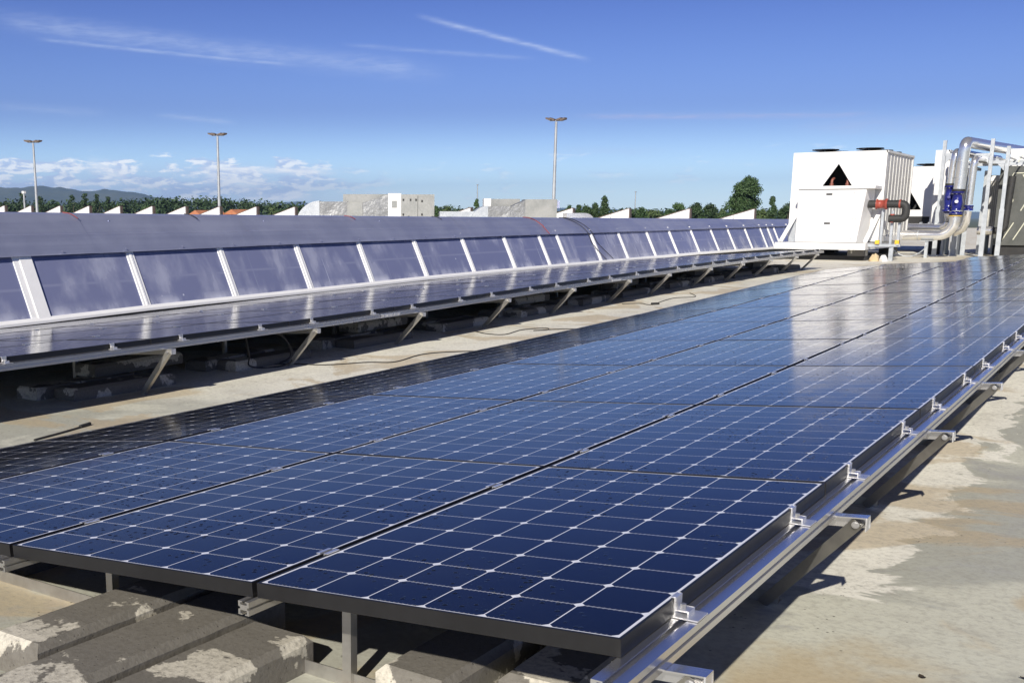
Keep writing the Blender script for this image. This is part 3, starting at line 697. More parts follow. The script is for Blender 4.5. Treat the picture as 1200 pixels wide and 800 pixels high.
# ------------------------------------------------------------------ ductwork beyond the ridge
def duct_group(ax, ay, ang, sgn, label1, label2, mirror=False):
    pass
def dbox(b, org, ux, uy, x0, x1, y0, y1, z0, z1_):
    P = [(x0, y0), (x1, y0), (x1, y1), (x0, y1)]
    b.hexa([org+ux*x+uy*y+Vector((0, 0, z0)) for x, y in P]+[org+ux*x+uy*y+Vector((0, 0, z1_)) for x, y in P])
def elbow(b, org, ux, uy, xr, r_, y0, y1, zt, zb):
    """duct end curving down: quarter round in the ux/z plane, towards -ux"""
    n = 12; pts = [(xr, zb), (xr, zt)]
    for i in range(1, n+1):
        a = math.pi/2*i/n; pts.append((xr-r_*math.sin(a), zt-r_*(1-math.cos(a))))
    pts.append((xr-r_, zb))
    A = [org+ux*x+uy*y0+Vector((0, 0, z)) for x, z in pts]; Bq = [org+ux*x+uy*y1+Vector((0, 0, z)) for x, z in pts]; m_ = len(pts)
    b.add(A+Bq, [tuple(range(m_-1, -1, -1)), tuple(range(m_, 2*m_))]); b.add(A+Bq, [(i, (i+1) % m_, m_+(i+1) % m_, m_+i) for i in range(1, m_-1)], True)
def airunit(A, B, label, small):
    A, B = Vector(A), Vector(B); ux = (B-A); ux.z = 0; Lw = ux.length; ux.normalize(); uy = Vector((-ux.y, ux.x, 0))
    if uy.dot(Vector((math.sin(yaw), math.cos(yaw), 0))) < 0: uy = -uy
    z0 = -.29; org = Vector((A.x, A.y, 0)); root = empty('air_handling_unit', (A.x, A.y, z0)); L = (-A.x, -A.y, -z0)
    if not small:
        b = MB(); elbow(b, org, ux, uy, 1.15, 1.0, 0, 1.4, 1.50, z0); b.build('duct_elbow', M['galv'], root, L)
        b = MB(); dbox(b, org, ux, uy, 1.152, 2.30, .02, 1.38, .15, 1.47); b.build('wrapped_duct', M['foil'], root, L)
        b = MB(); dbox(b, org, ux, uy, 2.302, 2.95, .0, 1.4, .1, 1.44); b.build('duct_section', M['duct'], root, L)
        b = MB(); P0 = [(2.952, 1.42), (2.952, .1), (4.02, -.0), (4.02, 1.76)]
        b.poly([org+ux*x+uy*.03+Vector((0, 0, z)) for x, z in P0], uy*1.35); b.build('flexible_collar', M['foil'], root, L)
        b = MB(); dbox(b, org, ux, uy, 2.1, 4.5, 1.5, 3.0, z0, 1.80); b.build('rear_cabinet', M['duct'], root, L)
        b = MB(); dbox(b, org, ux, uy, 4.022, 4.56, -.05, 1.4, z0, 1.80); o = b.build('white_panel', M['white'], root, L)
        b = MB(); dbox(b, org, ux, uy, 4.17, 4.38, -.07, -.052, 1.22, 1.50); b.build('vent_grille', M['duct'], o)
        b = MB(); dbox(b, org, ux, uy, 4.562, 5.95, -.03, 1.4, z0, 1.76); o = b.build('cabinet', M['duct'], root, L)
        for hx, hz_ in ((4.62, 1.5), (4.62, .9), (4.92, 1.5), (5.15, 1.5), (5.4, 1.45), (5.4, .9), (4.85, .8)):
            b = MB(); dbox(b, org, ux, uy, hx, hx+.06, -.06, -.031, hz_, hz_+.08); b.build('hinge', M['dark'], o)
        b = MB(); dbox(b, org, ux, uy, 5.25, 5.265, -.036, -.031, .4, 1.7); b.build('door_seam', M['dark'], o)
    else:
        b = MB(); elbow(b, org, ux, uy, .78, .75, 0, 1.2, 1.30, z0); b.build('duct_elbow', M['galv'], root, L)
        b = MB(); dbox(b, org, ux, uy, .782, 1.7, .02, 1.18, .15, 1.28); b.build('wrapped_duct', M['foil'], root, L)
        b = MB(); P0 = [(1.702, 1.25), (1.702, .1), (2.32, 0), (2.32, 1.52)]; b.poly([org+ux*x+uy*.03+Vector((0, 0, z)) for x, z in P0], uy*1.1); b.build('flexible_collar', M['foil'], root, L)
        b = MB(); dbox(b, org, ux, uy, 2.322, 3.65, -.02, 1.2, z0, 1.56); b.build('cabinet', M['duct'], root, L)
        b = MB(); dbox(b, org, ux, uy, 3.652, 3.75, -.05, .5, 1.2, 1.5); b.build('rain_hood', M['flash'], root, L)
        b = MB(); dbox(b, org, ux, uy, .75, 1.05, 1.6, 2.3, z0, 1.62); b.build('white_panel', M['white'], root, L)
        b = MB(); dbox(b, org, ux, uy, 1.051, 2.3, 1.6, 2.8, z0, 1.60); b.build('rear_cabinet', M['duct'], root, L)
    tag(root, label, 'air handling unit')
airunit((-29.3, 34.4, 0), (-24.49, 37.83, 0), 'large grey air handling unit with white end panel and foil-wrapped duct beyond the ridge', False)
airunit((-23.25, 38.7, 0), (-20.1, 40.92, 0), 'smaller grey air handling unit with foil-wrapped duct, right of the larger one beyond the ridge', True)
# flat connecting duct between the two, and the round one at the right
b = MB(); A_ = Vector((-24.4, 38.2, 0)); B_ = Vector((-22.6, 39.5, 0)); ux = (B_-A_).normalized(); uy = Vector((-ux.y, ux.x, 0))
dbox(b, A_, ux, uy, 0, 2.6, 0, .8, -.28, 1.07)
for q in range(9): dbox(b, A_, ux, uy, .2+q*.25, .22+q*.25, -.012, 0, -.2, 1.05)
tag(b.build('flat_duct', M['galv']), 'low flat grey duct joining the two air handling units beyond the ridge', 'duct')
b = MB(); A_ = Vector((-19.9, 41.0, 0)); n = 10; pts = [(-.0, -.28), (-.0, 1.0)]
for i in range(n+1): a = math.pi/2*i/n; pts.append((.75+.45*math.sin(a), 1.0-.45*(1-math.cos(a))))
pts.append((1.2, -.28)); b.poly([A_+ux*x+Vector((0, 0, z)) for x, z in pts], uy*1.0)
tag(b.build('rounded_duct', M['jack']), 'short silver duct with a rounded end, right end of the ductwork', 'duct')

# ------------------------------------------------------------------ chillers on the right
def fan(root, L, cx, cy, z, r_):
    b = MB(); b.tube([(cx, cy, z), (cx, cy, z+.02), (cx, cy, z+.035)], [r_, r_, r_*.9], 28); o = b.build('fan_cowl', M['dark'], root, L)
    b = MB()
    for q in range(8):
        a = q*math.pi/4; c_, s_ = math.cos(a), math.sin(a)
        b.add([(cx+c_*.06-s_*.05, cy+s_*.06+c_*.05, z+.045), (cx+c_*r_*.85-s_*.12, cy+s_*r_*.85+c_*.12, z+.080), (cx+c_*r_*.85+s_*.12, cy+s_*r_*.85-c_*.12, z+.105), (cx+c_*.06+s_*.05, cy+s_*.06-c_*.05, z+.10)], [(0, 1, 2, 3)])
    b.tube([(cx, cy, z+.07), (cx, cy, z+.12)], .09, 12)
    for rr in (.35, .6, .85): 
        b.tube([(cx+math.cos(i*math.pi/12)*r_*rr, cy+math.sin(i*math.pi/12)*r_*rr, z+.115-.02*rr) for i in range(25)], .008, 5)
    b.build('fan_blades', M['dark'], o)
def chiller(x0, x1, y0, y1, zb, zt, label, tri=None, frontcab=True, nfan=3, seedmirror=False):
    root = empty('chiller', (x0, y0, zb)); L = (-x0, -y0, -zb)
    th = .05
    # front face with a triangular opening
    b = MB()
    if tri:
        (ax_, az_), (lx, lz), (rx_, rz_) = tri
        F = [(x0, zb), (x1, zb), (x1, zt), (x0, zt), (ax_, az_), (lx, lz), (rx_, rz_)]
        A = [Vector((x, y0, z)) for x, z in F]; Bq = [Vector((x, y0+th, z)) for x, z in F]
        fs = [(0, 1, 6, 5), (1, 2, 4, 6), (2, 3, 4), (3, 0, 5, 4)]
        b.add(A, fs); b.add(Bq, [tuple(reversed(f)) for f in fs])
        b.add([A[4], A[5], Bq[5], Bq[4]], [(0, 1, 2, 3)]); b.add([A[5], A[6], Bq[6], Bq[5]], [(0, 1, 2, 3)]); b.add([A[6], A[4], Bq[4], Bq[6]], [(0, 1, 2, 3)])
    else: b.box(x0, x1, y0, y0+th, zb, zt)
    b.box(x0, x0+.02, y0+th, y0+.14, zb, zt); b.box(x1-.02, x1, y0+th, y0+.14, zb, zt)
    f_ = b.build('front_panel', M['white'], root, L)
    b = MB(); b.box(x0, x1, y1-.1, y1, zb, zt); b.build('rear_panel', M['white'], root, L)
    b = MB(); e = .11   # pressed border of the panel
    for (a0, a1, c0, c1) in ((x0+e, x1-e, zt-.26, zt-.254), (x0+e, x0+e+.006, zb+.4, zt-.26), (x1-e-.006, x1-e, zb+.4, zt-.26)): b.box(a0, a1, y0-.003, y0-.0005, c0, c1)
    b.build('panel_seam', M['whiteg'], f_)
    # V-shaped coils inside
    mx = (x0+x1)/2; b = MB()
    b.poly([(x0+.10, y0+.16, zt-.08), (x0+.16, y0+.16, zt-.08), (mx-.05, y0+.16, zb+.35), (mx-.12, y0+.16, zb+.35)], (0, y1-y0-.3, 0))
    b.poly([(x1-.16, y0+.16, zt-.08), (x1-.10, y0+.16, zt-.08), (mx+.12, y0+.16, zb+.35), (mx+.05, y0+.16, zb+.35)], (0, y1-y0-.3, 0))
    b.box(x0+.06, x1-.06, y0+.9, y0+.93, zb+.3, zt-.05)
    b.build('coil', M['dark'], root, L)
    b = MB(); b.box(x0+.02, x1-.02, y0+th, y1-.1, zt-.05, zt-.005); top = b.build('top_deck', M['whiteg'], root, L)
    # ribbed side panels
    ny = max(5, int((y1-y0)/.45))
    for s_, xx in ((1, x1), (-1, x0)):
        b = MB(); xa, xb_ = (xx-.05, xx-.02) if s_ > 0 else (xx+.02, xx+.05)
        b.box(xa, xb_, y0+.14, y1-.1, zb+.15, zt-.05); b.build('side_panel', M['fin'], root, L)
    b = MB()
    for q in range(ny+1):
        yy = y0+.16+(y1-y0-.32)*q/ny
        b.box(x1-.02, x1-.010, yy-.025, yy+.025, zb+.14, zt-.05)
    b.box(x1-.02, x1+.012, y0+.14, y1-.1, zb, zb+.14); b.box(x1-.03, x1+.014, y0+.0, y1, zt-.05, zt+.004)
    b.build('side_rib', M['whiteg'], root, L)
    for q in range(nfan if x1-x0 > 1 else 0):
        yy = y0+.75+q*(y1-y0-1.3)/max(1, nfan-1)
        for xx in (x0+(x1-x0)*.27, x0+(x1-x0)*.75): fan(root, L, xx, yy, zt, .40)
    tag(root, label, 'chiller'); return root, L
c1_, L1_ = chiller(-7.88, -5.50, 30.0, 33.65, .20, 2.55, 'big white chiller with a triangular opening, a front control cabinet and fans on top', tri=((-6.69, 2.24), (-7.07, 1.66), (-6.31, 1.66)))
for xx in (-6.86, -6.46):
    b = MB(); b.tube([(xx, 30.12, 1.5), (xx, 30.12, 1.80), (xx+.02, 30.13, 1.84), (xx+.02, 30.25, 1.86)], .035, 10); b.tube([(xx, 30.12, 1.67), (xx, 30.12, 1.73)], .055, 10); b.build('copper_pipe', M['copper'], c1_, L1_)
b = MB(); b.hexa([(-7.47, 29.2, .18), (-5.92, 29.2, .18), (-5.80, 29.94, .18), (-7.47, 29.94, .18), (-7.47, 29.2, 1.555), (-5.76, 29.2, 1.555), (-5.70, 29.94, 1.555), (-7.47, 29.94, 1.555)])
cab = b.build('control_cabinet', M['white'], c1_, L1_, bevel=.01)
b = MB(); b.box(-7.50, -5.55, 29.15, 29.98, 1.558, 1.64); b.build('cabinet_lid', M['white'], cab, bevel=.008)
for zz in (1.44, .69):
    b = MB(); b.box(-6.75+(zz-1.44)*-.0, -6.60, 29.18, 29.199, zz-.03, zz+.01); b.build('recessed_handle', M['dark'], cab)
b = MB()
for xx in (-7.35, -6.05, -5.97):
    for zz in (.28, .62, .80, 1.45): b.tube([(xx, 29.2, zz), (xx, 29.192, zz)], .014, 6, False)
b.build('door_screws', M['duct'], cab)
b = MB(); b.box(-6.14, -6.132, 29.196, 29.199, .2, 1.54); b.build('door_seam', M['whiteg'], cab)
b = MB(); b.box(-7.96, -5.66, 29.10, 29.16, .0, .172); b.box(-7.96, -7.88, 29.16, 33.6, .0, .172); b.box(-5.74, -5.66, 29.16, 33.6, .0, .172); b.box(-7.88, -5.74, 29.3, 33.5, .10, .172); b.build('base_frame', M['white'], c1_, L1_)
b = MB(); b.sweep([(-.05, -.03), (.05, -.03), (.05, .03), (-.05, .03)], [(-7.86, 29.25, .18), (-7.60, 29.95, 1.05)], up=(0, 1, 0)); b.build('corner_brace', M['white'], c1_, L1_); b = MB(); b.sweep([(-.05, -.03), (.05, -.03), (.05, .03), (-.05, .03)], [(-5.72, 29.3, .18), (-5.55, 29.95, .98)], up=(0, 1, 0)); b.build('corner_brace', M['white'], c1_, L1_)
b = MB(); b.box(-7.80, -7.6, 29.8, 29.93, .18, .72); b.build('leg', M['galv'], c1_, L1_)
b = MB(); b.box(-7.7, -5.75, 29.6, 33.4, -.29, -.17); b.build('support_beam', M['dark'], c1_, L1_)
for i_, (xx, yy) in enumerate(((-7.6, 29.4), (-6.15, 29.4), (-7.6, 32.5), (-6.0, 32.5))):
    b = MB(); b.box(xx, xx+.4, yy, yy+.5, -.168, -.002); b.build('rubber_block', M['kerb'] if i_ == 1 else M['dark'], c1_, L1_)
c2_, L2_ = chiller(-7.6, -5.42, 38.0, 42.0, .25, 2.43, 'white chiller half hidden between the big chiller and the pipe uprights', tri=((-6.35, 1.75), (-6.9, 1.07), (-5.92, 1.07)))
b = MB(); b.box(-7.6, -5.45, 37.93, 37.99, .86, .94); b.box(-7.6, -7.5, 37.93, 37.99, -.29, .86); b.box(-5.55, -5.45, 37.93, 37.99, -.29, .86); b.box(-7.5, -5.55, 37.96, 37.985, .3, .86); b.build('lower_frame', [M['white']], c2_, L2_)
b = MB(); b.box(-7.49, -5.56, 37.94, 37.955, .32, .85); b.build('lower_opening', M['dark'], c2_, L2_)
c3_, L3_ = chiller(-5.33, -4.95, 36.0, 37.6, .25, 2.82, 'tall white cabinet behind the silver pipes', nfan=1)
b = MB(); b.box(-5.3, -5.0, 36.1, 37.5, -.288, .249); b.build('plinth', M['dark'], c3_, L3_)
# far-right unit: dark coil face with pale zigzag guard strips
root = empty('coil_unit', (-3.6, 36, -.29)); L = (3.6, -36, .29)
b = MB(); b.box(-3.55, -.4, 36.0, 40.0, .02, 2.30); b.build('coil_face', M['coil'], root, L)
b = MB(); b.box(-3.62, -.3, 36.3, 40.1, 2.302, 2.36); b.box(-3.4, -.3, 36.6, 40.1, 2.36, 2.82); b.build('top_cabinet', M['white'], root, L)
def strips(parent, x, z, s_=1):
    def st(p, q, wd=.028):
        b = MB(); p, q = Vector((p[0], 35.985, p[1])), Vector((q[0], 35.985, q[1])); d = (q-p).normalized(); n_ = Vector((-d.z, 0, d.x))*wd/2
        b.poly([p-n_, q-n_, q+n_, p+n_], (0, .012, 0)); b.build('guard_strip', M['line'], parent)
    st((x, z), (x+.22, z+.52)); st((x+.22, z+.52), (x+.02, z+.95)); st((x+.02, z+.95), (x+.17, z+1.3)); st((x+.17, z+1.3), (x+.45, z+1.3))
    st((x+.05, z-.62), (x+.30, z-.12)); st((x+.33, z-.62), (x+.58, z-.12)); st((x+.44, z+.22), (x+.72, z+.80)); st((x+.55, z+1.02), (x+.40, z+1.25)); st((x+.55, z+1.02), (x+.75, z+1.32))
    st((x+.2, z+1.52), (x+.34, z+1.82))
face = root.children[0] if root.children else root
strips(face, -3.36, .80); strips(face, -2.4, .80)
b = MB(); b.box(-3.5, -.45, 36.1, 39.9, -.288, .018); b.build('plinth', M['dark'], root, L)
tag(root, 'dark coil unit with pale zigzag strips at the right edge of the picture', 'chiller')
# grey ribbed cabinets between the uprights
for (xa, xb_, z0, z1_, tx, yy) in ((-4.88, -4.45, .6, 2.3, 'grey ribbed cabinet directly behind the blue valves', 35.6), (-3.96, -3.66, .55, 1.9, 'narrow grey cabinet between the two right uprights and the silver pipe', 37.0)):
    rt = empty('ribbed_cabinet', (xa, yy, -.29)); L = (-xa, -yy, .29)
    b = MB(); b.box(xa, xb_, yy, yy+1.2, z0, z1_); b.build('body', M['fin'], rt, L)
    b = MB(); b.box(xa-.02, xb_+.02, yy-.02, yy+1.22, z1_+.002, z1_+.18); b.build('white_top', M['white'], rt, L)
    b = MB()
    for q in range(6): xx = xa+(xb_-xa)*(q+.5)/6; b.box(xx-.008, xx+.008, yy-.012, yy-.001, z0, z1_-.01)
    b.build('ribs', M['duct'], rt, L)
    b = MB(); b.box(xa, xa+.06, yy, yy+1.1, -.288, z0-.001); b.box(xb_-.06, xb_, yy, yy+1.1, -.288, z0-.001); b.build('leg', M['galv'], rt, L)
    tag(rt, tx, 'cabinet')

# ------------------------------------------------------------------ pipework
def arc(p, a, b_, r_, n=8):
    """rounded corner at p between directions a (incoming) and b (outgoing)"""
    p, a, b_ = Vector(p), Vector(a).normalized(), Vector(b_).normalized(); out = []
    for i in range(n+1):
        t = math.pi/2*i/n; out.append(p - a*r_ + a*r_*math.sin(t) + b_*r_*(1-math.cos(t)))
    return out
pr = empty('silver_pipe', (-4.2, 33, -.29)); L = (4.2, -33, .29)
b = MB(); b.tube([(-6.28, 33, .335), (-5.0, 33, .335)] + arc((-4.20, 33, .335), (1, 0, 0), (0, 0, 1), .38) + [(-4.20, 33, .86)], .135, 22); b.build('lower_pipe', M['jack'], pr, L)
b = MB(); b.tube([(-4.17, 33, 1.60), (-4.14, 33, 2.6)] + arc((-4.13, 33, 2.86), (0, 0, 1), (.18, .98, 0), .16) + [(-3.75, 35.2, 2.84), (-3.2, 38.5, 2.82)], .15, 22); b.build('upper_pipe', M['jack'], pr, L)
b = MB()
for zz in (1.0, 1.9, 2.35): b.tube([(-4.16, 33, zz-.0), (-4.16, 33, zz+.02)], .156 if zz > 1.5 else .141, 22)
for xx in (-5.7, -5.1): b.tube([(xx, 33, .335), (xx+.02, 33, .335)], .141, 22)
b.build('jacket_band', M['galv'], pr, L)
b = MB(); b.tube([(-4.19, 33, .88), (-4.19, 33, .92)], .17, 18); b.tube([(-4.18, 33, 1.54), (-4.18, 33, 1.59)], .17, 18); b.build('flange', M['dark'], pr, L)
b = MB(); b.tube([(-4.19, 33, .862), (-4.19, 33, .878)], .175, 18); b.build('gasket', M['yellow'], pr, L)
b = MB(); b.tube([(-5.62, 33, .335), (-5.60, 33, .335)], .15, 14); b.build('band', M['galv'], pr, L)
for xx in (-5.93, -5.72):
    b = MB(); b.tube([(xx-.035, 33, .335), (xx+.035, 33, .335)], .185, 18); b.build('coupling', M['galv'], pr, L)
b = MB(); b.tube([(-5.89, 33, .335), (-5.76, 33, .335)], .15, 18); b.build('rubber_joint', M['black'], pr, L)
tag(pr, 'fat silver jacketed pipe rising through the blue valve and bending back at the top', 'pipe')
def valve(x, y, z0, z1_, r_, label):
    rt = empty('valve', (x, y, z0)); L = (-x, -y, -z0); b = MB(); h_ = z1_-z0
    b.tube([(x, y, z0), (x, y, z0+.05), (x, y, z0+.051), (x, y, z0+h_*.3), (x, y, z0+h_*.5), (x, y, z0+h_*.7), (x, y, z1_-.051), (x, y, z1_-.05), (x, y, z1_)], [r_*1.25, r_*1.25, r_*.85, r_*.95, r_*1.12, r_*.95, r_*.8, r_*1.25, r_*1.25], 18)
    b.tube([(x, y-r_*.9, z0+h_*.5), (x+.02, y-r_*1.6, z0+h_*.55)], r_*.35, 10); b.build('valve_body', M['blue'], rt, L)
    b = MB()
    for q in range(8):
        a = q*math.pi/4; xx, yy = x+math.cos(a)*r_*1.1, y+math.sin(a)*r_*1.1
        for zz in (z0+.05, z1_-.075): b.tube([(xx, yy, zz), (xx, yy, zz+.025)], .014, 6, False)
    b.build('flange_bolts', M['steel'], rt, L); tag(rt, label, 'valve')
valve(-4.19, 33, .925, 1.535, .135, 'deep blue flanged valve on the fat silver pipe')
valve(-4.43, 33.25, 1.0, 1.70, .12, 'deep blue flanged valve on the thinner pipe behind, left of the first')
valve(-3.93, 33.3, 1.02, 1.16, .10, 'small blue flanged fitting on the slim right-hand riser')
p2 = empty('thin_riser_pipe', (-4.43, 33.25, -.29)); L = (4.43, -33.25, .29)
b = MB(); b.tube([(-4.43, 33.25, 1.72), (-4.40, 33.25, 2.35)] + arc((-4.38, 33.25, 2.62), (0, 0, 1), (.15, 1, 0), .14) + [(-4.0, 36, 2.58), (-3.8, 37.5, 2.58)], .10, 18); b.build('upper_pipe', M['jack'], p2, L)
b = MB(); b.tube([(-5.6, 34.4, .55), (-4.8, 34.0, .55)] + arc((-4.43, 33.6, .55), (1, -.6, 0), (0, 0, 1), .2) + [(-4.43, 33.25, .98)], .10, 18); b.build('lower_pipe', M['jack'], p2, L)
b = MB(); b.tube([(-4.43, 33.25, 1.70), (-4.43, 33.25, 1.76)], .135, 16); b.build('flange', M['dark'], p2, L)
tag(p2, 'thinner silver riser pipe on the left behind the fat one', 'pipe')
p3 = empty('thin_riser_pipe', (-3.95, 33.3, -.29)); L = (3.95, -33.3, .29)
b = MB(); b.tube([(-3.93, 33.3, 1.18), (-3.91, 33.3, 2.2)] + arc((-3.90, 33.3, 2.42), (0, 0, 1), (.2, 1, 0), .13) + [(-3.4, 36, 2.38)], .095, 18); b.build('upper_pipe', M['jack'], p3, L)
b = MB(); b.tube([(-3.93, 33.3, 1.0), (-3.95, 33.3, .72), (-4.02, 33.4, .52), (-4.25, 33.7, .40)], .10, 18); b.build('lower_pipe', M['jack'], p3, L)
tag(p3, 'slim silver riser pipe just right of the fat one', 'pipe')
b = MB(); b.tube([(-6.1, 34.6, .53), (-5.55, 34.6, .53), (-4.6, 34.6, .53)], .12, 18)
o = b.build('horizontal_pipe', M['jack']); tag(o, 'silver horizontal pipe running behind the lower fat pipe', 'pipe')
for xx in (-5.35, -5.12):
    c = MB(); c.tube([(xx, 34.6, .53), (xx+.07, 34.6, .53)], .165, 16); c.build('coupling', M['galv'], o)
# black lagged pipe with red couplings in front of the chiller's right side
p4 = empty('black_pipe', (-5.7, 31, 0)); L = (5.7, -31, 0)
b = MB(); b.tube([(-6.35+.55, 29.6, 1.17), (-5.35, 29.6, 1.17), (-5.05, 29.6, 1.17)] + arc((-4.86, 29.6, 1.17), (1, 0, 0), (0, 0, -1), .12) + arc((-4.86, 29.6, .80), (0, 0, -1), (-1, 0, 0), .12) + [(-5.25, 29.6, .80)], .10, 16); b.build('lagged_pipe', M['black'], p4, L)
b = MB(); b.tube([(-5.58, 29.6, 1.17), (-5.56, 29.6, 1.17), (-5.555, 29.6, 1.17), (-5.37, 29.6, 1.17), (-5.365, 29.6, 1.17), (-5.31, 29.6, 1.17)], [.135, .135, .11, .11, .14, .14], 16); b.build('coupling', M['red'], p4, L)
b = MB(); b.tube([(-5.03, 29.6, 1.17), (-4.99, 29.6, 1.17)], .112, 16); b.tube([(-5.17, 29.6, .92), (-5.17, 29.6, .70)], .055, 12); b.build('red_band', M['red'], p4, L)
tag(p4, 'black lagged pipe with orange-red couplings beside the control cabinet', 'pipe')
rt = empty('pipe_stand', (-5.5, 29.8, -.29)); L = (5.5, -29.8, .29)
for (xx, zz) in ((-5.42, 1.06), (-5.18, 1.0), (-5.0, .9)):
    b = MB(); b.box(xx-.03, xx+.03, 29.68, 29.74, .12, zz); b.build('leg', M['galv'], rt, L)
b = MB(); b.hexa([(-5.72, 29.35, .08), (-4.95, 29.75, .08), (-4.95, 29.85, .08), (-5.72, 29.45, .08), (-5.72, 29.35, .15), (-4.95, 29.75, .15), (-4.95, 29.85, .15), (-5.72, 29.45, .15)]); b.box(-5.2, -5.1, 29.7, 29.8, -.288, .079); b.build('beam', M['galv'], rt, L)
for xx in (-5.45, -5.02):
    b = MB(); b.box(xx-.05, xx+.05, 29.42+(xx+5.45)*.6, 29.50+(xx+5.45)*.6, .152, .25); b.build('bracket_cap', M['yellow'], rt, L)
tag(rt, 'galvanised pipe stand with yellow caps beside the control cabinet', 'pipe stand')
b = MB(); b.box(-4.88, -4.80, 32.9, 33.0, -.29, .18); b.box(-5.0, -4.68, 32.85, 33.1, .18, .195)
tag(b.build('pipe_support', M['galv']), 'single short post holding up the fat silver pipe', 'pipe stand')
# steel uprights with cross arms
def upright(x, y, zt, label, arm=None, rows=2):
    rt = empty('strut_upright', (x, y, gz(y))); L = (-x, -y, -gz(y))
    b = MB(); prof = [(-.047, -.03), (.047, -.03), (.047, .05), (.036, .05), (.036, -.018), (-.036, -.018), (-.036, .05), (-.047, .05)]
    b.sweep(prof, [(x, y, gz(y)+.012), (x, y, zt)], up=(0, 1, 0)); o = b.build('channel', M['galv'], rt, L)
    b = MB(); b.sweep([(-.062, -.045), (.062, -.045), (.062, -.032), (-.062, -.032)], [(x, y, gz(y)+.012), (x, y, gz(y)+1.35)], up=(0, 1, 0)); b.box(x-.12, x+.12, y-.12, y+.12, gz(y)+.001, gz(y)+.012); b.build('base_sleeve', M['galv'], rt, L)
    if arm:
        b = MB(); b.sweep([(-.04, -.04), (.04, -.04), (.04, .04), (-.04, .04)], [(x-.0, y+.01, arm[1]), (x+arm[0], y+.01, arm[1])]); b.poly([(x+.06*(1 if arm[0] > 0 else -1), y-.02, arm[1]-.04), (x+.24*(1 if arm[0] > 0 else -1), y-.02, arm[1]-.04), (x+.06*(1 if arm[0] > 0 else -1), y-.02, arm[1]-.24)], (0, .02, 0)); b.build('cross_arm', M['galv'], rt, L)
    tag(rt, label, 'steel upright', 'galvanised steel uprights round the pipes')
upright(-4.79, 34.0, 2.98, 'tall galvanised upright at the left of the silver pipes', (.42, 2.58))
upright(-3.585, 34.0, 2.98, 'tall galvanised upright right of the silver pipes, foot nearest the panels', (-.42, 2.55))
upright(-3.20, 34.2, 2.78, 'shorter galvanised upright, rightmost of the row', (-.42, 2.35))
upright(-4.30, 35.8, 2.2, 'galvanised upright in shade directly behind the blue valves')
upright(-4.50, 35.2, 1.0, 'short galvanised upright behind the pipe bend')
upright(-3.96, 36.4, 2.2, 'galvanised upright behind the slim riser pipe')
b = MB(); b.box(-4.7, -2.9, 34.9, 34.98, 2.28, 2.36); b.box(-4.7, -2.9, 36.4, 36.48, 2.40, 2.48); b.box(-4.2, -4.12, 34.2, 36.5, 2.2, 2.28); b.box(-3.5, -3.42, 34.2, 38, 2.37, 2.45)
for q in range(5): b.box(-4.1+q*.28, -4.06+q*.28, 34.6, 37.2, 2.485, 2.52)
tag(b.build('overhead_rack', M['galv']), 'galvanised overhead rack carrying the pipes between the uprights', 'pipe rack')
b = MB(); b.tube([(-3.4, 37.2, 2.05), (-1.0, 37.2, 2.1)], .09, 14); tag(b.build('overhead_pipe', M['jack']), 'silver pipe crossing high in front of the dark coil unit', 'pipe')
b = MB(); b.tube([(-3.2, 37.9, 2.72), (-2.2, 37.9, 2.72)], .14, 16); tag(b.build('overhead_pipe', M['jack']), 'silver pipe end at the top right corner of the pipework', 'pipe')
b = MB(); b.tube([(-3.75, 35.4, .45), (-3.4, 35.4, .45)] + arc((-3.22, 35.4, .45), (1, 0, 0), (0, 0, 1), .15) + [(-3.16, 35.4, 2.0)], .10, 14)
tag(b.build('dark_riser', M['black']), 'black lagged riser pipe behind the rightmost upright', 'pipe')
b = MB(); b.tube([(-3.9, 35.3, .45), (-3.5, 35.3, .45)], .125, 14); tag(b.build('pipe_sleeve', M['jack']), 'short silver sleeve low between the two right uprights', 'pipe')
# hose arc, bags and offcuts on the roof
b = MB(); b.tube([(-5.45+.9*(i/14), 31.2, .09-.30*math.sin(math.pi*min(1, i/14*1.0))**.7) for i in range(15)], .014, 8)
tag(b.build('grey_hose', M['galv']), 'thin pale hose sagging in an arc below the fat silver pipe', 'hose')
for (x, y, s_, mt, tx) in ((-5.45, 29.3, .13, 'wood', 'small tan lump of sacking on the roof by the pipe stand'), (-5.25, 29.35, .11, 'white', 'crumpled white plastic scrap beside the tan lump')):
    b = MB(); r2 = random.Random(int(x*100)); n = 8
    vs = []; 
    for i in range(5):
        for j in range(n):
            a = j/n*2*math.pi; rr = s_*(math.cos(i/4*1.45))*(1+r2.uniform(-.3, .3)); vs.append((x+rr*math.cos(a), y+rr*math.sin(a), gz(y)+s_*1.4*math.sin(i/4*1.5)*(1+r2.uniform(-.15, .2))))
    b.add(vs, [(i*n+j, i*n+(j+1) % n, (i+1)*n+(j+1) % n, (i+1)*n+j) for i in range(4) for j in range(n)]); b.add(vs[-n:], [tuple(range(n))])
    tag(b.build('crumpled_scrap', M[mt]), tx, 'scrap')

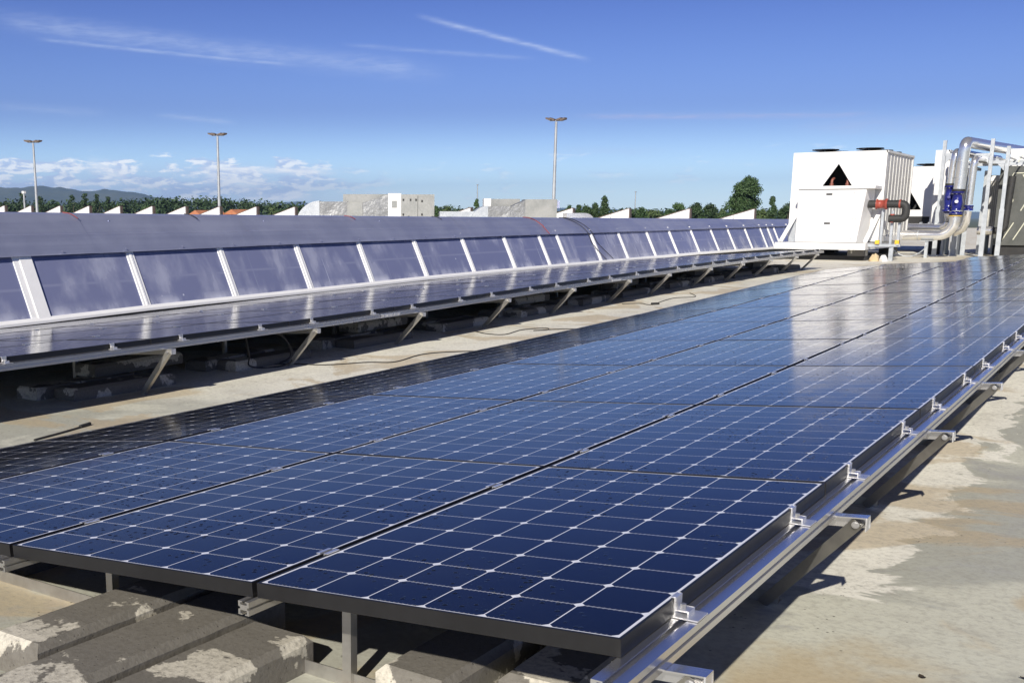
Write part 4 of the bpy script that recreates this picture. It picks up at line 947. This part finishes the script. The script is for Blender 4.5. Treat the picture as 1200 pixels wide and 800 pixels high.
# ------------------------------------------------------------------ cables
def cable(pts, r_, m_, name, label):
    P = [Vector(p) for p in pts]; out = []
    for i in range(len(P)-1):
        a, b_, c, d = P[max(i-1, 0)], P[i], P[i+1], P[min(i+2, len(P)-1)]
        for k in range(6):
            t = k/6; out.append(.5*((2*b_)+(c-a)*t+(2*a-5*b_+4*c-d)*t*t+(3*b_-a-3*c+d)*t**3))
    out.append(P[-1]); b = MB(); b.tube(out, r_, 7); tag(b.build(name, m_), label, 'cable')
def gp3(x, y, h_=.006): return (x, y, gz(y)+h_)
cable([gp3(-5.95, 5.7), gp3(-5.75, 5.9), gp3(-5.45, 6.0), gp3(-5.2, 6.35), gp3(-5.0, 6.5), gp3(-5.05, 7.1), gp3(-4.75, 7.5), gp3(-4.4, 7.65)], .0052, M['cable'], 'roof_cable', 'thin black cable snaking across the walkway towards the near array')
cable([gp3(-5.6, 9.0), gp3(-5.35, 8.85), gp3(-5.15, 8.9), gp3(-5.2, 9.4), gp3(-5.05, 9.7), gp3(-4.95, 9.55), gp3(-5.05, 9.4), gp3(-4.8, 9.75), gp3(-4.4, 9.9)], .0052, M['cable'], 'roof_cable', 'black cable with a small loop on the walkway, near the middle of the array')
cable([gp3(-5.5, 13.0), gp3(-5.3, 13.2), gp3(-5.1, 13.1), gp3(-5.2, 14.2), gp3(-5.0, 14.6), gp3(-5.3, 15.2)], .0052, M['cable'], 'roof_cable', 'black cable with a plug on the walkway towards the far end')
cable([gp3(-4.9, 2.3), gp3(-4.95, 2.55), gp3(-5.0, 2.75)], .008, M['cable'], 'roof_cable', 'short black cable end with plug at the left picture edge')
b = MB(); b.tube([gp3(-5.0, 2.75, .012), gp3(-5.03, 2.86, .012)], .012, 8); tag(b.build('cable_plug', M['black']), 'black plug on the cable end at the left picture edge', 'plug')
b = MB(); b.tube([gp3(-5.1, 13.1, .015), gp3(-5.03, 13.2, .015)], .018, 8); tag(b.build('cable_plug', M['black']), 'black plug on the walkway cable towards the far end', 'plug')
for k, (x, y) in enumerate(((-5.85, 5.35), (-6.0, 5.5))):
    z0 = gz(y)
    cable([(x, y, -.16), (x+.03, y+.02, z0+.15), (x-.03, y+.10, z0+.03), (x+.1, y+.32, z0+.012), (x+.18, y+.45, z0+.08), (x+.12, y+.42, z0+.26), (x+.02, y+.25, -.15)], .007, M['cable'], 'hanging_cable', ('black cable loop hanging at the second leg from the left', 'second black cable loop, just behind the one at the second leg from the left')[k])
fp = [fprof(19.2, .008)[j] for j in (7, 6, 5, 4, 3, 2, 1)]
cable([fp[1], fp[2]+Vector((0, .12, 0)), fp[3]+Vector((0, .28, 0)), fp[4]+Vector((.01, .36, 0)), fp[5]+Vector((.01, .30, 0)), fp[6]+Vector((.012, .33, 0))], .009, M['cabler'], 'red_cable', 'red cable trailing down the ridge flashing to the narrow glazing bay')
for q in range(2):
    fp = [fprof(20.9+q*.22, .010)[j] for j in (6, 5, 4, 2, 1)]
    cable([fp[0], fp[1]+Vector((0, .1, 0)), fp[2]+Vector((0, .3, 0)), fp[3]+Vector((.01, .45, 0)), fp[4]+Vector((.03, .5, 0)), gp(21.5+q*.3, .55, .05), gp(21.9+q*.4, .05, .05)], .007, M['cable'], 'black_cable', ('black cable crossing the ridge and glazing right of the red one, left of a pair', 'black cable crossing the ridge and glazing right of the red one, right of a pair')[q])
for (y, j, m_, tx) in ((12.9, 5, 'cabler', 'short red cable end lying over the ridge above the fifth wide glazing pane'), (15.6, 5, 'cable', 'short black cable end poking over the ridge'), (9.2, 5, 'cable', 'dark curved cable end on the ridge near the left'), (7.1, 6, 'cabler', 'tiny red cable end on the ridge at the far left')):
    fp = fprof(y, .010); cable([fp[6], fp[5]+Vector((.004, .05, 0)), fp[4]+Vector((.004, .10, .02))], .006, M[m_], 'cable_end', tx)

# dry scraps on the concrete
SC = [(.62, 1.72, .05), (1.02, 2.05, .035), (.35, 1.55, .028), (.95, 1.35, .028), (.60, 2.55, .03), (.72, 3.5, .03), (.30, 1.12, .03), (.45, 5.2, .05), (.9, 2.9, .02), (.16, .98, .02)]
SL_ = ['long dark leaf near the right picture edge', 'thin dark leaf beyond the others at the right', 'small dark leaf in the middle of the right-hand concrete', 'dark crumb near the bottom right corner', 'dark leaf at the edge of the pale dry patch', 'dark leaf on the right-hand concrete beside the third strut', 'black scrap at the bottom, right of the front rail', 'curled brown leaf near the fourth strut', 'tiny leaf at the right edge', 'small black crumb at the very bottom of the concrete']
for (x, y, s_), tx in zip(SC, SL_):
    b = MB(); a = rnd.uniform(0, 6.28); c_, s2 = math.cos(a), math.sin(a); pts = []
    for i in range(7):
        t = i/6*2-1; wd = .28*math.sqrt(max(0, 1-t*t))*s_*rnd.uniform(.7, 1.2); pts.append((t*s_*.5, wd, t))
    vs = []
    for (px, wd, t) in pts:
        for q in (-1, 1): vs.append((x+px*c_-q*wd*s2, y+px*s2+q*wd*c_, gz(y)+.003+.25*s_*t*t*.5+(.05*s_ if q > 0 else 0)))
    b.add(vs, [(2*i, 2*i+2, 2*i+3, 2*i+1) for i in range(6)]); b.add([(v[0], v[1], v[2]+.0015) for v in vs], [(2*i, 2*i+1, 2*i+3, 2*i+2) for i in range(6)])
    tag(b.build('dry_leaf', M['scrap']), tx, 'dry leaf')

# ------------------------------------------------------------------ floodlight poles
for (x, y, zt, tx) in ((-114.07, 87.48, 9.65, 'tall grey floodlight pole at the far left'), (-87.94, 92.37, 9.69, 'tall grey floodlight pole left of the ductwork'), (-48.26, 96.9, 9.7, 'tall grey floodlight pole behind the smaller air handling unit')):
    rt = empty('floodlight_pole', (x, y, -9)); L = (-x, -y, 9)
    b = MB(); b.tube([(x, y, -9), (x, y, zt)], [.24, .12], 12); b.build('pole', M['pole'], rt, L)
    rx_ = Vector((math.cos(yaw), -math.sin(yaw), 0))
    b = MB(); c = Vector((x, y, zt)); b.tube([c-rx_*.60+Vector((0, 0, .1)), c+rx_*.60+Vector((0, 0, .1))], .05, 8); b.build('cross_arm', M['pole'], rt, L)
    for s_ in (-1, 1):
        for q in (.32, .68):
            b = MB(); o = c+rx_*s_*q+Vector((0, 0, .22)); fwd_ = Vector((.2*s_, -1, 0)).normalized()
            b.hexa([o+rx_*dx_+Vector((0, dy_, 0))+Vector((0, 0, dz_+dx_*.35*s_)) for dz_ in (-.07, .09) for dx_, dy_ in ((-.22, -.28), (.22, -.28), (.22, .28), (-.22, .28))]); b.build('floodlight', M['brown'], rt, L)
    tag(rt, tx, 'floodlight pole')
for (u, d_, zt, tx) in ((-52.65, 170, 4.1, 'small pole with a white head among the trees at far left'), (-30.2, 300, 9, 'thin lattice mast between the air handling units'), (-22.4, 320, 7.5, 'thin mast among the trees right of the second pole')):
    x, y = cam.location.x+math.sin(R(u))*d_, cam.location.y+math.cos(R(u))*d_
    rt = empty('mast', (x, y, -9)); L = (-x, -y, 9); b = MB(); b.tube([(x, y, -9), (x, y, zt)], [.22, .12], 8); b.build('pole', M['pole'], rt, L)
    b = MB(); b.box(x-.22, x+.22, y-.2, y+.2, zt+.01, zt+(.35 if d_ < 200 else .2)); b.build('head', M['white'] if d_ < 200 else M['pole'], rt, L); tag(rt, tx, 'mast')

# ------------------------------------------------------------------ trees
def place(azd, dist): return cam.location.x+math.sin(R(azd))*dist, cam.location.y+math.cos(R(azd))*dist
def clump(b, c, r_, n, s_, r2):
    for _ in range(n):
        d = Vector((r2.gauss(0, 1), r2.gauss(0, 1), r2.gauss(0, 1))).normalized()*r_*min(1.12, abs(r2.gauss(0, .60))+.15)
        p = c+Vector((d.x, d.y, d.z*.85)); n_ = (d.normalized()*.8+Vector((r2.gauss(0, .6), r2.gauss(0, .6), r2.gauss(0, .6)+.3))).normalized()
        a = n_.orthogonal().normalized(); q = r2.uniform(0, 6.28); e = a*math.cos(q)+n_.cross(a)*math.sin(q); f = n_.cross(e); k = s_*r2.uniform(.6, 1.3)
        b.add([p-e*k*.6, p-f*k*.35, p+e*k*.6, p+f*k*.35], [(0, 1, 2, 3)])
def tree(azd, dist, ztop, rad, label, m_, shape='round', zbase=-9, dens=1.0, seed=0, leaf=None, zcb=None):
    r2 = random.Random(seed*77+int(azd*100)); x, y = place(azd, dist); H = ztop-zbase
    rt = empty('tree', (x, y, zbase)); L = (-x, -y, -zbase)
    b = MB(); tw = .035*H*.5
    b.tube([(x, y, zbase), (x+r2.gauss(0, .1), y, zbase+H*.35), (x+r2.gauss(0, .2), y+r2.gauss(0, .2), zbase+H*.85)], [tw, tw*.7, tw*.15], 8)
    for q in range(6):
        a = r2.uniform(0, 6.28); z0 = zbase+H*r2.uniform(.3, .6); e = rad*r2.uniform(.45, .8)
        b.tube([(x, y, z0), (x+math.cos(a)*e*.6, y+math.sin(a)*e*.6, z0+H*.12), (x+math.cos(a)*e, y+math.sin(a)*e, z0+H*.2)], [tw*.4, tw*.25, tw*.08], 6)
    b.build('trunk', M['bark'], rt, L)
    b = MB(); s_ = leaf or dist/1292*1.7; zc0 = zcb if zcb is not None else zbase+H*.25
    ncl = int((26 if shape != 'poplar' else 16)*dens)
    for q in range(ncl):
        t = (q+.5)/ncl if shape == 'poplar' else r2.random()**.8
        if shape == 'poplar': rr = rad*(.35+.65*math.sin(math.pi*min(1, t*.9+.12)))*.5; c = Vector((x+r2.gauss(0, rr*.45), y+r2.gauss(0, rr*.45), zc0+(ztop-rr-zc0)*t)); cr = rad*r2.uniform(.4, .65)*(1-.45*t)
        elif shape == 'cone': rr = rad*(1-t)*.75; a = r2.uniform(0, 6.28); c = Vector((x+math.cos(a)*rr, y+math.sin(a)*rr, zc0+(ztop-.35-zc0)*t)); cr = rad*(.42-.25*t)
        else:
            a = r2.uniform(0, 6.28); v_ = r2.uniform(-1, 1); hr = math.sqrt(1-v_*v_)*r2.uniform(.2, .80)
            zc_m = (ztop+zc0)/2; hz_ = (ztop-zc0)/2
            c = Vector((x+math.cos(a)*hr*rad, y+math.sin(a)*hr*rad, zc_m+v_*hz_*.78)); cr = rad*r2.uniform(.22, .36)
        clump(b, c, cr, int(70*dens*(cr/s_/2.2)**1.1)+20, s_, r2)
    b.build('crown', M[m_], rt, L); tag(rt, label, 'tree')
def u2az(u, v=250): 
    d = Vector((math.sin(yaw), math.cos(yaw), 0))*1319.0+Vector((math.cos(yaw), -math.sin(yaw), 0))*(u-435.03); return math.degrees(math.atan2(d.x, d.y))
def zt_(v, dist): return cam.location.z+(254-v)/1292*dist
RT = [(874, 206, 150, 2.05, 'leafm', 'round', 'tall round-crowned tree standing highest, left of the big chiller', 2.4), (861, 226, 150, 1.6, 'leafm', 'round', 'lower side of foliage at the left foot of the tallest tree', 1.2),
      (904, 230, 140, 1.0, 'leafd', 'cone', 'dark conifer just left of the big chiller', 1.3), (921, 233, 140, 1.2, 'leafd', 'round', 'rounded dark tree touching the big chiller', 1.2), (893, 243, 140, 1.1, 'leafo', 'round', 'olive bush between the tallest tree and the dark conifer', 1.0),
      (832, 234, 160, 1.2, 'leafd', 'round', 'dark tree, rightmost of a trio left of the tallest tree', 1.3), (816, 235, 160, 1.3, 'leafd', 'round', 'dark tree in the middle of a trio left of the tallest tree', 1.3), (795, 236, 160, 1.7, 'leafm', 'round', 'broad tree, leftmost of a trio left of the tallest tree', 1.3), (783, 243, 160, 1.1, 'leafm', 'round', 'low tree leaning on the broad tree of the trio', 1.0),
      (749, 236, 150, 1.3, 'leafm', 'round', 'separate round tree between two white gables on the right', 1.3), (765, 244, 230, 2.2, 'leafo', 'round', 'low greyish bush beside the separate round tree', 1.0), (847, 243, 230, 1.8, 'leafo', 'round', 'pale low bush below the tallest tree on its left', 1.0),
      (708, 228, 130, 1.1, 'leafd', 'cone', 'pointed dark tree, highest of the clump right of the air handling units', 1.6), (697, 237, 130, 1.1, 'leafd', 'cone', 'dark tree immediately left of the pointed one', 1.4), (686, 237, 130, 1.1, 'leafd', 'round', 'dark tree in the middle of the clump right of the air handling units', 1.3), (678, 239, 130, 1.0, 'leafd', 'cone', 'small dark tree at the left end of that clump', 1.2),
      (667, 236, 140, .8, 'leafm', 'round', 'small light tree peeping out beside the smaller air handling unit', 1.0), (558, 231, 120, .8, 'leafm', 'cone', 'small tree top directly left of the smaller air handling unit', 1.2), (524, 240, 200, 2.0, 'leafo', 'round', 'low olive tree seen over the flat duct, right one', 1.0), (512, 240, 200, 1.7, 'leafm', 'round', 'low green tree seen over the flat duct, left one', 1.0)]
for i, (u, v, d_, rad, m_, sh, tx, dn) in enumerate(RT): tree(u2az(u), d_, zt_(v-.5, d_), rad*(1.5 if sh == 'cone' else 1.18), tx, m_, sh, dens=dn*1.7, seed=i, zcb=-4 if v > 215 else -3)
PL = [(28, 229), (86, 231), (100, 229), (114, 230), (128, 233), (258, 232), (48, 233)]
PN = ['poplar nearest the first floodlight pole, on its left', 'first poplar of the group of four at the left', 'second poplar of the group of four at the left', 'third poplar of the group of four at the left', 'last poplar of the group of four at the left', 'poplar just right of the second floodlight pole', 'short poplar just right of the first floodlight pole']
for i, (u, v) in enumerate(PL): tree(u2az(u), 330, zt_(v-1.5, 330), 2.1, 'dark '+PN[i], 'leafd', 'poplar', dens=1.5, seed=40+i, zcb=-7)
OT = [(140, 237), (172, 236), (318, 240), (332, 239), (346, 240), (290, 241)]
ON = ['leftmost round tree in front of the wood', 'second round tree in front of the wood', 'round tree left of the pair by the ductwork', 'left tree of the pair by the ductwork', 'right tree of the pair by the ductwork', 'olive tree beside the tiled house']
for i, (u, v) in enumerate(OT): tree(u2az(u), 300, zt_(v, 300), 2.4, ON[i], 'leafo' if i in (2, 5) else 'leafm', 'round', dens=1.2, seed=60+i, zcb=-7)
# the wood behind: one mass of crowns
b = MB(); r2 = random.Random(5); prof = [(-62, 236), (-54, 236), (-50, 237), (-48.5, 236), (-47, 233), (-45, 231.5), (-43, 233), (-41, 236), (-39, 238), (-37, 240), (-30, 244), (-24, 246), (-12, 245)]
a = -62
while a < -12:
    d_ = 400+r2.uniform(-40, 60); top = zt_(lerp_tab(prof, a)+r2.uniform(-.8, 2.2), d_); x, y = place(a, d_); rr = r2.uniform(2.2, 3.6)
    for q in range(3): clump(b, Vector((x+r2.gauss(0, 1.2), y+r2.gauss(0, 1.2), top-rr*.8-q*rr*1.1)), rr, 130, 1.0, r2)
    b.box(x-1.6, x+1.6, y-1.6, y+1.6, -9, top-rr*1.7)
    a += r2.uniform(.14, .26)
tag(b.build('woodland', M['leafd']), kind='stuff')
# tiled houses
for (u, v, d_, hw, tx) in ((243, 246.5, 210, 1.5, 'low house with orange tiled roof just left of the second floodlight pole'), (283, 245.5, 240, 1.7, 'cream house with a flat tiled roof right of the second floodlight pole')):
    x, y = place(u2az(u), d_); zt = zt_(v+.3, d_); rt = empty('tiled_house', (x, y, -9)); L = (-x, -y, 9)
    b = MB(); b.box(x-hw, x+hw, y-3, y+3, -9, zt-1.0); w_ = b.build('wall', M['stucco'], rt, L)
    b = MB(); b.poly([(x-hw-.5, y-3.5, zt-1.05), (x+hw+.5, y-3.5, zt-1.05), (x+hw*.2, y-3.5, zt)], (0, 7, 0)); b.build('roof', M['tile'], rt, L)
    b = MB(); b.box(x-.6, x+.6, y-3.03, y-3.002, zt-3.2, zt-1.8); b.build('window', M['dark'], rt, L)
    tag(rt, tx, 'house')
